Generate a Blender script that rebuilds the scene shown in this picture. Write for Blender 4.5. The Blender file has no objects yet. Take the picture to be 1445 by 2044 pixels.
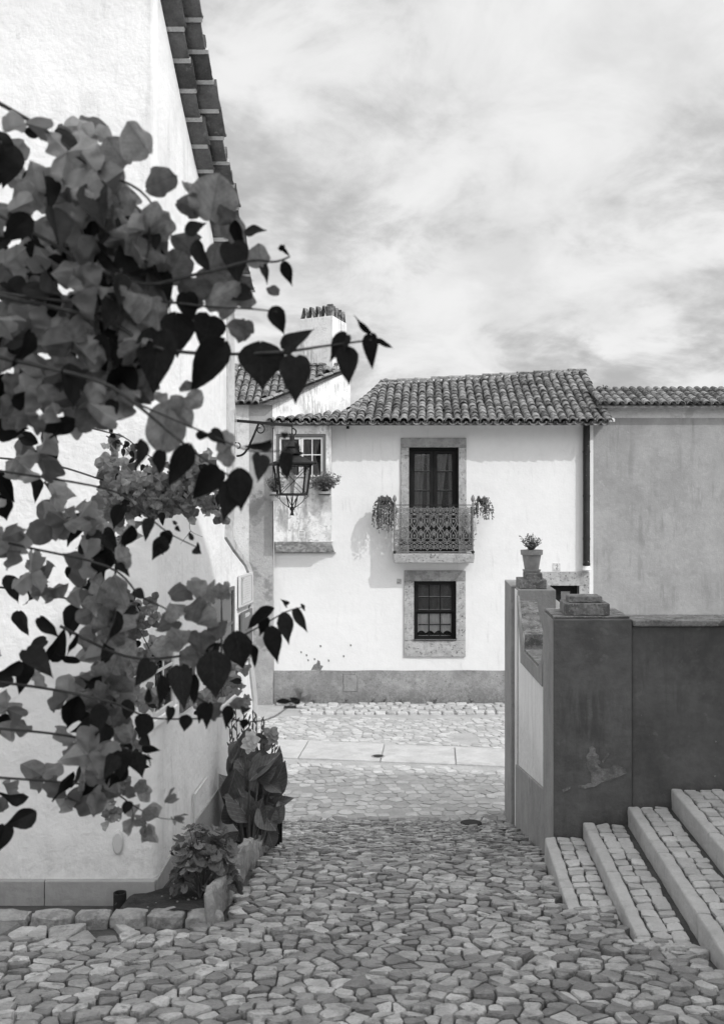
import bpy, math, random
from mathutils import Vector, Matrix, noise as mnoise
R = math.radians
random.seed(7)
scene = bpy.context.scene
COL = scene.collection
# ------------------------------------------------------------------ camera, sky, sun, exposure
FPX = 1900.0            # focal length in photo pixels (photo 1445 px wide)
CAMZ = 4.14             # eye height above the street at the far house
cam_d = bpy.data.cameras.new('camera'); cam = bpy.data.objects.new('camera', cam_d); COL.objects.link(cam)
cam.location = (0, 0, CAMZ); cam.rotation_euler = (R(90), 0, 0)
cam_d.sensor_fit = 'HORIZONTAL'; cam_d.sensor_width = 36; cam_d.lens = FPX/1445*36
cam_d.shift_y = 8/1445; cam_d.clip_start = .05; cam_d.clip_end = 3000
cam_d.dof.use_dof = True; cam_d.dof.focus_distance = 11.5; cam_d.dof.aperture_fstop = 8
scene.camera = cam
SUN = Vector((1.1, -1.0, 1.25)).normalized()      # direction towards the sun
EL = math.asin(SUN.z); AZ = math.atan2(SUN.x, SUN.y)
world = bpy.data.worlds.new('World'); scene.world = world; world.use_nodes = True
def build_world():
    nt = world.node_tree; N = nt.nodes; L = nt.links; N.clear()
    out = N.new('ShaderNodeOutputWorld'); bg = N.new('ShaderNodeBackground'); bg.inputs['Strength'].default_value = .1
    sky = N.new('ShaderNodeTexSky'); sky.sky_type = 'NISHITA'; sky.sun_disc = False
    sky.sun_elevation = EL; sky.sun_rotation = AZ; sky.air_density = 1; sky.dust_density = 2
    bw = N.new('ShaderNodeRGBToBW'); L.new(sky.outputs[0], bw.inputs[0])
    def math_(op, a, b=None, c=None, clamp=False):
        n = N.new('ShaderNodeMath'); n.operation = op; n.use_clamp = clamp
        for i, x in enumerate((a, b, c)):
            if x is None: continue
            if isinstance(x, (int, float)): n.inputs[i].default_value = x
            else: L.new(x, n.inputs[i])
        return n.outputs[0]
    def mrange(x, a, b, c, d, smooth=True):
        n = N.new('ShaderNodeMapRange'); n.interpolation_type = 'SMOOTHSTEP' if smooth else 'LINEAR'
        L.new(x, n.inputs[0])
        for i, v in enumerate((a, b, c, d)): n.inputs[i+1].default_value = v
        return n.outputs[0]
    tc = N.new('ShaderNodeTexCoord'); sx = N.new('ShaderNodeSeparateXYZ'); L.new(tc.outputs['Generated'], sx.inputs[0])
    zz = math_('ADD', math_('MAXIMUM', sx.outputs[2], 0.0), .34)
    px = math_('DIVIDE', sx.outputs[0], zz); py = math_('DIVIDE', sx.outputs[1], zz)
    cb = N.new('ShaderNodeCombineXYZ'); L.new(px, cb.inputs[0]); L.new(py, cb.inputs[1])
    def noise(scale, det, rough, off, dist=0.0):
        mp = N.new('ShaderNodeMapping'); mp.inputs['Location'].default_value = off; L.new(cb.outputs[0], mp.inputs[0])
        mp.inputs['Rotation'].default_value = (0, 0, R(-24)); mp.inputs['Scale'].default_value = (1, 1.0, 1)
        n = N.new('ShaderNodeTexNoise'); n.inputs['Scale'].default_value = scale; n.inputs['Detail'].default_value = det
        n.inputs['Roughness'].default_value = rough; n.inputs['Distortion'].default_value = dist
        L.new(mp.outputs[0], n.inputs['Vector']); return n.outputs[0]
    big = noise(1.9, 6, .55, SKYOFF, .25); wisp = noise(5.0, 10, .60, (1.2, 4.4, 0), .35); fine = noise(16, 8, .62, (8, 1, 0), .2)
    m = math_('ADD', math_('MULTIPLY', big, .62), math_('ADD', math_('MULTIPLY', wisp, .30), math_('MULTIPLY', fine, .08)))
    cover = mrange(m, .40, .54, .0, 1.0)
    cval = math_('MULTIPLY', mrange(wisp, .3, .7, .90, 1.10), 9.2)          # cloud radiance before the strength
    dt = N.new('ShaderNodeVectorMath'); dt.operation = 'DOT_PRODUCT'; L.new(tc.outputs['Generated'], dt.inputs[0]); dt.inputs[1].default_value = SUN
    glow = math_('ADD', 1.0, math_('MULTIPLY', math_('POWER', math_('MAXIMUM', dt.outputs['Value'], 0.0), 2.0), 2.3))   # thin cloud is brighter towards the sun
    cval = math_('MULTIPLY', cval, glow)
    skyv = math_('MAXIMUM', math_('MINIMUM', bw.outputs[0], 14.0), 5.5)
    mix = math_('ADD', math_('MULTIPLY', cover, cval), math_('MULTIPLY', math_('SUBTRACT', 1.0, cover), skyv))
    L.new(mix, bg.inputs['Color']); L.new(bg.outputs[0], out.inputs[0])
SKYOFF = (3.1, 7.7, 0)
build_world()
sun_d = bpy.data.lights.new('sun', 'SUN'); sun_d.energy = 2.25; sun_d.angle = R(.6); sun_d.color = (1, 1, 1)
sun = bpy.data.objects.new('sun', sun_d); COL.objects.link(sun); sun.location = (20, -20, 30)
sun.rotation_euler = SUN.to_track_quat('Z', 'Y').to_euler()
scene.view_settings.view_transform = 'Standard'; scene.view_settings.look = 'None'
scene.view_settings.exposure = -0.20; scene.view_settings.gamma = 1
try: scene.view_settings.use_curve_mapping = False
except Exception: pass
scene.render.engine = 'CYCLES'

# ------------------------------------------------------------------ helpers
def P(px, py, Y):
    return Vector(((px-722.5)/FPX*Y, Y, (1030-py)/FPX*Y + CAMZ))
def gz(Y):                                   # height of lane / street surface
    if Y <= 7.2: return CAMZ - (1.57 + .145*Y)
    if Y <= 12.4: return CAMZ - (2.614 + (Y-7.2)*.2627)
    if Y <= 21: return CAMZ - (3.98 + (Y-12.4)*.0186)
    return 0.0
def tag(o, label=None, cat=None, group=None, kind=None):
    if label: o['label'] = label
    if cat: o['category'] = cat
    if group: o['group'] = group
    if kind: o['kind'] = kind
    return o
def thing(name, loc, label, cat, group=None, rz=0):
    o = bpy.data.objects.new(name, None); COL.objects.link(o); o.empty_display_size = .2
    o.location = loc; o.rotation_euler = (0, 0, rz)
    return tag(o, label, cat, group)
def wloc(o):
    v = Vector((0, 0, 0))
    while o is not None: v += o.location; o = o.parent
    return v
class MB:
    def __init__(s): s.v = []; s.f = []
    def add(s, vs, fs):
        b = len(s.v); s.v += [tuple(v) for v in vs]; s.f += [tuple(b+i for i in f) for f in fs]
        return s
    def box(s, x0, x1, y0, y1, z0, z1):
        return s.hexa([(x0,y0,z0),(x1,y0,z0),(x1,y1,z0),(x0,y1,z0),(x0,y0,z1),(x1,y0,z1),(x1,y1,z1),(x0,y1,z1)])
    def hexa(s, p):
        return s.add(p, [(3,2,1,0),(4,5,6,7),(0,1,5,4),(1,2,6,5),(2,3,7,6),(3,0,4,7)])
    def obox(s, c, ax, ay, az):
        c = Vector(c); ax = Vector(ax); ay = Vector(ay); az = Vector(az)
        return s.hexa([c-ax-ay-az, c+ax-ay-az, c+ax+ay-az, c-ax+ay-az, c-ax-ay+az, c+ax-ay+az, c+ax+ay+az, c-ax+ay+az])
    def bar(s, a, b, w, h, up=(0,0,1)):
        a = Vector(a); b = Vector(b); d = b-a; n = d.normalized(); up = Vector(up)
        sd = n.cross(up)
        if sd.length < 1e-4: sd = n.cross(Vector((0,1,0)))
        sd.normalize(); u2 = sd.cross(n)
        return s.obox((a+b)/2, d/2, sd*w/2, u2*h/2)
    def prism(s, poly, fn, w0, w1):
        n = len(poly)
        vs = [fn(u, v, w0) for u, v in poly] + [fn(u, v, w1) for u, v in poly]
        fs = [tuple(range(n-1, -1, -1)), tuple(range(n, 2*n))] + [(i, (i+1) % n, n+(i+1) % n, n+i) for i in range(n)]
        return s.add(vs, fs)
    def tube(s, pts, r, seg=6, cap=True):
        pts = [Vector(p) for p in pts]; n = len(pts)
        if isinstance(r, (int, float)): r = [r]*n
        ref = Vector((0, 0, 1)); rings = []
        t0 = (pts[1]-pts[0]).normalized()
        if abs(t0.dot(ref)) > .9: ref = Vector((1, 0, 0))
        a = t0.cross(ref).normalized()
        for i, p in enumerate(pts):
            t = (pts[min(i+1, n-1)]-pts[max(i-1, 0)])
            t = t.normalized() if t.length > 1e-9 else t0
            a = (a - t*a.dot(t))
            a = a.normalized() if a.length > 1e-6 else t.orthogonal().normalized()
            b = t.cross(a)
            rings.append([p + (a*math.cos(k*2*math.pi/seg) + b*math.sin(k*2*math.pi/seg))*r[i] for k in range(seg)])
        vs = [v for rg in rings for v in rg]; fs = []
        for i in range(n-1):
            for k in range(seg):
                k2 = (k+1) % seg; fs.append((i*seg+k, i*seg+k2, (i+1)*seg+k2, (i+1)*seg+k))
        if cap: fs += [tuple(range(seg-1, -1, -1)), tuple((n-1)*seg+k for k in range(seg))]
        return s.add(vs, fs)
    def lathe(s, c, prof, seg=20, sx=1, sy=1, rot=0):
        c = Vector(c); vs = []; fs = []; n = len(prof)
        for r, z in prof:
            for k in range(seg):
                a = rot + k*2*math.pi/seg; vs.append(c+Vector((r*sx*math.cos(a), r*sy*math.sin(a), z)))
        for i in range(n-1):
            for k in range(seg):
                k2 = (k+1) % seg; fs.append((i*seg+k, i*seg+k2, (i+1)*seg+k2, (i+1)*seg+k))
        fs += [tuple(range(seg-1, -1, -1)), tuple((n-1)*seg+k for k in range(seg))]
        return s.add(vs, fs)
    def mesh(s, name, mat, off=Vector((0, 0, 0)), smooth=False):
        me = bpy.data.meshes.new(name); o = Vector(off)
        me.from_pydata([tuple(Vector(v)-o) for v in s.v], [], s.f)
        me.materials.append(mat)
        if smooth: me.polygons.foreach_set('use_smooth', [True]*len(me.polygons))
        me.update(); return me
    def build(s, name, mat, parent=None, smooth=False, bevel=0, local=False, segs=2):
        off = Vector((0, 0, 0)) if (parent is None or local) else wloc(parent)
        o = bpy.data.objects.new(name, s.mesh(name, mat, off, smooth)); COL.objects.link(o)
        if parent is not None: o.parent = parent
        if bevel:
            m = o.modifiers.new('bevel', 'BEVEL'); m.width = bevel; m.segments = segs; m.limit_method = 'ANGLE'; m.angle_limit = R(40)
        if smooth:
            try:
                m = o.modifiers.new('wn', 'WEIGHTED_NORMAL')
            except Exception: pass
        return o
def link(name, me, parent=None, loc=(0, 0, 0), M=None):
    o = bpy.data.objects.new(name, me); COL.objects.link(o)
    if parent is not None: o.parent = parent
    if M is not None: o.matrix_local = M
    else: o.location = loc
    return o
def copy_tree(src, loc=None, rz=None, label=None, parent=None):
    c = src.copy(); COL.objects.link(c)
    if parent is not None: c.parent = parent
    if loc is not None: c.location = loc
    if rz is not None: c.rotation_euler = (0, 0, rz)
    if label: c['label'] = label
    for ch in list(src.children): copy_tree(ch, parent=c)
    return c

def roughen(o, cuts=3, amp=.006, freq=9.0, seed=0.0, chip=0.0):
    """subdivide a block and wear its faces and edges"""
    import bmesh
    bm = bmesh.new(); bm.from_mesh(o.data)
    for _ in range(cuts):
        es = [e for e in bm.edges if e.calc_length() > .05]
        if not es: break
        bmesh.ops.subdivide_edges(bm, edges=es, cuts=1, use_grid_fill=True)
    bm.normal_update()
    for v in bm.verts:
        p = v.co*freq+Vector((seed*3.1, seed*1.7, seed)); n = mnoise.noise(p)*.7+mnoise.noise(p*2.7)*.3
        k = 1.0 if v.calc_shell_factor() < 1.15 else 1.6
        d = amp*n*k
        if chip and k > 1 and mnoise.noise(p*1.3+Vector((9, 9, 9))) > .25: d -= chip
        v.co += v.normal*d
    bm.to_mesh(o.data); bm.free(); o.data.update(); return o
def flatpatch(pts_, y, t, jag, seed, mt, par, name='peeled_patch'):
    """thin remnant of plaster or paint on a wall facing the lane: irregular outline, real thickness"""
    rn = random.Random(seed); q = []
    for i in range(len(pts_)):
        a = pts_[i]; c = pts_[(i+1) % len(pts_)]; n = max(1, int(math.hypot(c[0]-a[0], c[1]-a[1])/5))
        for k in range(n):
            u = k/n; x = a[0]+(c[0]-a[0])*u+rn.uniform(-jag, jag); z = a[1]+(c[1]-a[1])*u+rn.uniform(-jag, jag); p = P(x, z, y); q.append((p.x, p.z))
    b = MB(); b.prism(q, lambda u, v, w: Vector((u, w, v)), y-t, y+.004); return b.build(name, M[mt], par)

# ------------------------------------------------------------------ materials (the photograph is black and white: all greys)
def mat(name, base, var=.12, scale=2.0, rough=.85, bump=.25, bscale=40, spots=None, streak=None, rnd=0.0, trans=0.0, spec=.35,
        coarse=0.0, metal=0.0, low=None, pit=None, veins=0.0):
    m = bpy.data.materials.new(name); m.use_nodes = True
    nt = m.node_tree; N = nt.nodes; L = nt.links; bs = N['Principled BSDF']
    def mt(op, a, b, clamp=False):
        n = N.new('ShaderNodeMath'); n.operation = op; n.use_clamp = clamp
        for i, x in enumerate((a, b)):
            if isinstance(x, (int, float)): n.inputs[i].default_value = x
            else: L.new(x, n.inputs[i])
        return n.outputs[0]
    def mr(x, a, b, c, d):
        n = N.new('ShaderNodeMapRange'); n.interpolation_type = 'SMOOTHSTEP'; L.new(x, n.inputs[0])
        for i, v in enumerate((a, b, c, d)): n.inputs[i+1].default_value = v
        return n.outputs[0]
    tc = N.new('ShaderNodeTexCoord'); oi = N.new('ShaderNodeObjectInfo')
    va = N.new('ShaderNodeVectorMath'); va.operation = 'ADD'; L.new(tc.outputs['Object'], va.inputs[0])
    cx = N.new('ShaderNodeCombineXYZ'); rr = mt('MULTIPLY', oi.outputs['Random'], 37.0)
    for i in range(3): L.new(rr, cx.inputs[i])
    L.new(cx.outputs[0], va.inputs[1]); co = va.outputs[0]
    def nz(sc, det=5, ro=.6, st=(1, 1, 1)):
        mp = N.new('ShaderNodeMapping'); mp.inputs['Scale'].default_value = st; L.new(co, mp.inputs[0])
        n = N.new('ShaderNodeTexNoise'); n.inputs['Scale'].default_value = sc; n.inputs['Detail'].default_value = det
        n.inputs['Roughness'].default_value = ro; L.new(mp.outputs[0], n.inputs['Vector']); return n.outputs[0]
    c = mt('MULTIPLY', mr(nz(scale, 7, .62), .3, .7, 1-var, 1+var), base)
    c = mt('MULTIPLY', c, mr(nz(scale*9, 4, .6), .3, .7, 1-var*.45, 1+var*.45))
    if rnd:
        ge = N.new('ShaderNodeNewGeometry')
        r2 = mt('FRACT', mt('ADD', ge.outputs['Random Per Island'], oi.outputs['Random']), 0)
        c = mt('MULTIPLY', c, mr(r2, 0, 1, 1-rnd, 1+rnd))
    def blend(c, mask, val):
        n = N.new('ShaderNodeMix'); n.data_type = 'FLOAT'; L.new(mask, n.inputs[0]); L.new(c, n.inputs[2])
        n.inputs[3].default_value = val; return n.outputs[0]
    for sp in (spots or []):                       # (noise scale, threshold, softness, value, amount)
        c = blend(c, mr(nz(sp[0], 8, .68), sp[1], sp[1]+sp[2], 0, sp[4]), sp[3])
    if streak:                                     # (scale, threshold, value, amount)
        s_ = mr(nz(streak[0], 6, .65, (1, 1, .13)), streak[1], streak[1]+.16, 0, streak[3])
        s_ = mt('MULTIPLY', s_, mr(nz(1.3, 3, .5), .42, .62, 0, 1)); c = blend(c, s_, streak[2])
    if low:                                        # splash dirt rising from the foot: (z0, z1, value, amount)
        sz = N.new('ShaderNodeSeparateXYZ'); ge2 = N.new('ShaderNodeNewGeometry'); L.new(ge2.outputs['Position'], sz.inputs[0])
        zz = mt('ADD', sz.outputs[2], mt('MULTIPLY', nz(5, 7, .7), .7))
        c = blend(c, mt('MULTIPLY', mr(zz, low[0]+.35, low[1]+.35, low[3], 0), mr(nz(22, 6, .7), .38, .62, .35, 1)), low[2])
    if veins:                                      # pale midrib and side veins of a leaf (leaf runs along local +Y)
        sv = N.new('ShaderNodeSeparateXYZ'); L.new(tc.outputs['Object'], sv.inputs[0]); ax = mt('ABSOLUTE', sv.outputs[0], 0)
        ribm = mr(ax, .004, .018, 1, 0)
        fr_ = mt('FRACT', mt('MULTIPLY', mt('SUBTRACT', sv.outputs[1], mt('MULTIPLY', ax, .9)), 7.5), 0)
        side = mt('MULTIPLY', mr(mt('ABSOLUTE', mt('SUBTRACT', fr_, .5), 0), .02, .09, 1, 0), .55)
        vm = mt('MAXIMUM', ribm, side); c = mt('MULTIPLY', c, mt('ADD', 1.0, mt('MULTIPLY', vm, veins)))
    h = mt('MULTIPLY', nz(bscale, 6, .65), 1.0)
    if coarse: h = mt('ADD', h, mt('MULTIPLY', nz(4, 3, .5), coarse))
    if pit:                                        # pitted stone: (scale, threshold, value)
        pm = mr(nz(pit[0], 3, .7), pit[1], pit[1]+.05, 0, .85); c = blend(c, pm, pit[2]); h = mt('SUBTRACT', h, pm)
    b = N.new('ShaderNodeBump'); b.inputs['Strength'].default_value = min(1, bump*2); b.inputs['Distance'].default_value = .012*bump*2
    L.new(h, b.inputs['Height']); L.new(b.outputs[0], bs.inputs['Normal'])
    L.new(c, bs.inputs['Base Color']); bs.inputs['Roughness'].default_value = rough; bs.inputs['Metallic'].default_value = metal
    bs.inputs['Specular IOR Level'].default_value = spec
    if trans:
        out = N['Material Output']; tr = N.new('ShaderNodeBsdfTranslucent'); L.new(c, tr.inputs[0])
        mx = N.new('ShaderNodeMixShader'); mx.inputs[0].default_value = trans
        L.new(bs.outputs[0], mx.inputs[1]); L.new(tr.outputs[0], mx.inputs[2]); L.new(mx.outputs[0], out.inputs[0])
    return m
M = {}
M['white'] = mat('white_limewash', .87, .05, 1.1, .9, .4, 26, spots=[(1.6, .56, .16, .68, .5), (34, .67, .02, .36, .6), (5, .66, .03, .60, .5)], streak=(7, .50, .60, .5), low=(1.7, 2.15, .45, .5), coarse=2.6)
M['white_main'] = mat('white_limewash_house', .76, .03, .9, .9, .3, 20, spots=[(1.2, .54, .2, .66, .6), (30, .68, .02, .36, .7), (7, .70, .02, .45, .7)], streak=(9, .54, .56, .5), coarse=1.8)
M['white_stained'] = mat('weathered_limewash', .74, .10, 2.5, .92, .5, 30, spots=[(2.2, .46, .14, .40, .7), (12, .55, .08, .28, .65)], streak=(9, .42, .24, .8), coarse=2)
M['white_gable'] = mat('flaking_limewash', .80, .08, 3, .92, .5, 30, streak=(24, .42, .36, .8), spots=[(9, .56, .1, .42, .5)], coarse=1)
M['grey_paint'] = mat('grey_wall_paint', .36, .10, 1.8, .88, .35, 30, spots=[(3, .56, .12, .25, .5), (20, .66, .05, .20, .5)], streak=(8, .55, .24, .4), coarse=1.2)
M['plinth_main'] = mat('worn_plinth_paint', .31, .2, 1.5, .9, .5, 45, spots=[(2.6, .48, .12, .22, .7), (26, .56, .06, .13, .6)], low=(0, .50, .15, .9), coarse=1.5)
M['grey_old'] = mat('old_grey_plaster', .36, .14, 1.6, .92, .5, 30, spots=[(2.1, .50, .10, .20, .75), (14, .58, .08, .20, .6)], low=(0, .5, .2, .6), coarse=2)
M['grey_pale'] = mat('pale_grey_plaster', .58, .10, 2, .92, .5, 30, spots=[(3, .52, .12, .36, .6), (16, .60, .06, .3, .5)], coarse=2)
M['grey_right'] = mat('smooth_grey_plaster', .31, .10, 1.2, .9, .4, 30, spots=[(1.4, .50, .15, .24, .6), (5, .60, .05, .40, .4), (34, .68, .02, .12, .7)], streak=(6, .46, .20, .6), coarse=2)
M['dark_paint'] = mat('dark_gate_paint', .125, .2, 1.7, .75, .4, 26, spots=[(2.0, .50, .16, .075, .7), (7, .60, .04, .19, .4), (16, .70, .01, .34, .7)], streak=(8, .46, .065, .7), low=(1.55, 2.1, .05, .7), coarse=1.4)
M['band_paint'] = mat('grey_gate_paint', .30, .14, 2.4, .85, .4, 30, spots=[(5, .56, .10, .20, .6), (11, .70, .02, .46, .7)], streak=(10, .48, .20, .6), coarse=1.2)
M['cap_stone'] = mat('mossy_cap_stone', .24, .3, 7, .95, .8, 40, spots=[(10, .50, .08, .10, .8), (26, .56, .06, .42, .6)])
M['limestone'] = mat('pitted_limestone', .42, .16, 5, .9, .6, 60, spots=[(9, .52, .08, .28, .7), (26, .58, .05, .54, .5)], pit=(24, .60, .10))
M['limestone_grey'] = mat('grey_limestone', .32, .18, 5, .9, .6, 60, spots=[(8, .50, .08, .20, .7), (26, .60, .05, .42, .5)], pit=(26, .64, .10))
M['kerb'] = mat('kerb_limestone', .50, .10, 4, .85, .5, 50, spots=[(9, .56, .08, .36, .6), (26, .64, .05, .25, .5)])
M['cobble'] = mat('cobble_limestone', .37, .24, 7, .6, .9, 35, spots=[(11, .54, .08, .20, .7), (40, .62, .05, .14, .6)], rnd=.42, spec=.45)
M['cobble_street'] = mat('street_limestone', .47, .12, 6, .75, .6, 35, spots=[(11, .56, .08, .34, .6)], rnd=.18)
M['sett'] = mat('pale_limestone_sett', .50, .12, 8, .7, .6, 40, spots=[(16, .56, .08, .38, .5)], rnd=.14)
M['slab'] = mat('paving_slab_stone', .52, .10, 2.5, .85, .5, 50, spots=[(3, .50, .12, .42, .7), (26, .66, .05, .36, .5)])
M['grit'] = mat('lane_grit', .09, .3, 5, .95, .9, 60, spots=[(20, .52, .1, .08, .7)])
M['grit_light'] = mat('street_mortar', .44, .14, 3, .95, .8, 60, spots=[(6, .54, .1, .30, .6), (30, .6, .1, .26, .5)])
M['earth'] = mat('pale_stony_ground', .36, .2, .6, .95, .8, 10)
M['edge_stone'] = mat('rough_edging_stone', .34, .2, 6, .92, .9, 30, spots=[(5, .52, .1, .18, .7), (18, .56, .08, .46, .5)], streak=(20, .5, .16, .6), coarse=1)
M['peeled'] = mat('bare_render_patch', .20, .35, 14, .92, .6, 50, spots=[(22, .55, .08, .14, .7)])
M['soil'] = mat('dark_soil', .05, .4, 10, .98, 1.0, 60, spots=[(30, .6, .06, .16, .6)])
M['tile'] = mat('lichened_roof_tile', .18, .35, 9, .9, .9, 60, spots=[(9, .52, .08, .36, .7), (6, .54, .08, .045, .85), (30, .60, .04, .50, .5)], rnd=.5)
M['tile_under'] = mat('clay_tile_underside', .13, .25, 9, .9, .6, 60, spots=[(12, .58, .06, .30, .6)], rnd=.25)
M['mortar'] = mat('lime_mortar', .66, .12, 9, .95, .8, 60, spots=[(12, .58, .06, .42, .6)])
M['iron'] = mat('black_iron', .022, .3, 20, .6, .3, 80, spec=.25, spots=[(30, .64, .05, .12, .6)])
M['iron_pale'] = mat('pale_painted_iron', .20, .12, 20, .55, .3, 80)
M['pipe'] = mat('peeling_black_pipe', .02, .3, 6, .7, .4, 60, spots=[(14, .66, .02, .35, .8)])
M['dark_wood'] = mat('dark_painted_wood', .011, .25, 6, .6, .3, 60, spec=.2, streak=(30, .6, .05, .5))
M['brown_wood'] = mat('weathered_wood', .17, .2, 6, .7, .4, 40, streak=(30, .5, .09, .6))
M['white_wood'] = mat('white_painted_wood', .72, .05, 6, .6, .3, 60)
M['curtain'] = mat('net_curtain', .86, .06, 10, .9, .2, 80, trans=.15)
M['curtain_dim'] = mat('grey_curtain', .20, .1, 10, .9, .2, 80, trans=.2)
M['void'] = mat('dark_interior', .012, .1, 2, .95, .1, 10)
M['terracotta'] = mat('terracotta', .33, .12, 6, .85, .4, 60, spots=[(7, .58, .1, .36, .5)])
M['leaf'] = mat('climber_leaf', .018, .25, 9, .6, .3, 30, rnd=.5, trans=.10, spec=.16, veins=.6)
M['leaf_mid'] = mat('soft_leaf', .15, .25, 14, .55, .3, 30, rnd=.35, trans=.25)
M['canna_leaf'] = mat('canna_leaf', .12, .2, 10, .36, .25, 30, rnd=.4, trans=.15, spec=.6, veins=1.2)
M['canna_rib'] = mat('canna_midrib', .16, .1, 10, .5, .2, 30)
M['geranium_leaf'] = mat('geranium_leaf', .20, .3, 16, .7, .4, 30, rnd=.4, trans=.2)
M['bract'] = mat('papery_bract', .30, .2, 5, .65, .35, 14, rnd=.45, trans=.45, veins=-.35)
M['petal'] = mat('pale_petal', .62, .1, 12, .6, .2, 30, trans=.35)
M['petal_mid'] = mat('mid_petal', .30, .15, 12, .6, .2, 30, trans=.35)
M['stem'] = mat('woody_stem', .06, .3, 20, .8, .4, 60)
M['green_stem'] = mat('green_stem', .10, .2, 20, .6, .2, 60)
M['plaque'] = mat('glazed_tile_plaque', .68, .04, 6, .3, .1, 60, spec=.5)
M['print'] = mat('faint_print', .36, .2, 20, .5, .1, 60)
M['ink'] = mat('dark_print', .06, .2, 20, .5, .1, 60)
M['signboard'] = mat('grey_sign_board', .14, .05, 6, .4, .1, 60, spec=.5)
M['letters'] = mat('white_lettering', .8, .02, 6, .5, .1, 60)
M['pvc'] = mat('pale_conduit', .60, .04, 6, .5, .1, 60)
def glass_mat(name, tint=.9, rough=.02, alpha=.16):
    m = bpy.data.materials.new(name); m.use_nodes = True; nt = m.node_tree; N = nt.nodes; L = nt.links; N.clear()
    out = N.new('ShaderNodeOutputMaterial'); tr = N.new('ShaderNodeBsdfTransparent'); tr.inputs[0].default_value = (tint, tint, tint, 1)
    gl = N.new('ShaderNodeBsdfGlossy'); gl.inputs['Roughness'].default_value = rough
    fr = N.new('ShaderNodeFresnel'); fr.inputs[0].default_value = 1.5
    nz = N.new('ShaderNodeTexNoise'); nz.inputs['Scale'].default_value = 3; bp = N.new('ShaderNodeBump'); bp.inputs['Strength'].default_value = .15
    bp.inputs['Distance'].default_value = .02
    L.new(nz.outputs[0], bp.inputs['Height']); L.new(bp.outputs[0], gl.inputs['Normal'])
    mx = N.new('ShaderNodeMixShader'); ad = N.new('ShaderNodeMath'); ad.operation = 'ADD'; ad.inputs[1].default_value = alpha; ad.use_clamp = True
    L.new(fr.outputs[0], ad.inputs[0]); L.new(ad.outputs[0], mx.inputs[0]); L.new(tr.outputs[0], mx.inputs[1]); L.new(gl.outputs[0], mx.inputs[2])
    L.new(mx.outputs[0], out.inputs[0]); return m
M['glass'] = glass_mat('window_glass', .98, .02, .0)
M['lamp_glass'] = glass_mat('old_lamp_glass', .97, .06, .03)
# ------------------------------------------------------------------ ground, lane, street
def strip(name, x0, x1, ys, dz, m, kind='structure', nx=2):
    b = MB(); 
    for y in ys:
        for i in range(nx+1): b.v.append((x0+(x1-x0)*i/nx, y, gz(y)+dz))
    n = nx+1
    for j in range(len(ys)-1):
        for i in range(nx): b.f.append((j*n+i, j*n+i+1, (j+1)*n+i+1, (j+1)*n+i))
    return tag(b.build(name, m), kind=kind)
strip('ground', -420, 420, [-60, -6, 0, 4, 7.2, 9, 12.4, 21, 40, 120, 600, 1400], -.06, M['earth'], nx=6)
lane = strip('lane', -3.4, 7.0, [-6, 0, 2, 4, 5, 6, 7.2, 8.5, 10, 11.2, 12.4], -.036, M['grit'], nx=8)
street = strip('street', -14, 16, [12.4, 14, 16, 18, 20, 23], -.012, M['grit_light'], nx=10)

def voronoi(pts, cell):
    grid = {}
    for i, (x, y) in enumerate(pts): grid.setdefault((int(x//cell), int(y//cell)), []).append(i)
    out = []
    for i, (x, y) in enumerate(pts):
        gx, gy = int(x//cell), int(y//cell); near = []
        for a in (-2, -1, 0, 1, 2):
            for b in (-2, -1, 0, 1, 2):
                near += grid.get((gx+a, gy+b), [])
        near = sorted(((pts[j][0]-x)**2+(pts[j][1]-y)**2, j) for j in near if j != i)[:18]
        s = cell*1.3; poly = [(x-s, y-s), (x+s, y-s), (x+s, y+s), (x-s, y+s)]
        for d2, j in near:
            qx, qy = pts[j]; mx, my = (x+qx)/2, (y+qy)/2; nx_, ny_ = qx-x, qy-y; res = []
            for k in range(len(poly)):
                a = poly[k]; b = poly[(k+1) % len(poly)]
                da = (a[0]-mx)*nx_+(a[1]-my)*ny_; db = (b[0]-mx)*nx_+(b[1]-my)*ny_
                if da <= 0: res.append(a)
                if da*db < 0:
                    t = da/(da-db); res.append((a[0]+(b[0]-a[0])*t, a[1]+(b[1]-a[1])*t))
            poly = res
            if len(poly) < 3: break
        out.append(poly if len(poly) >= 3 else None)
    return out
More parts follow.
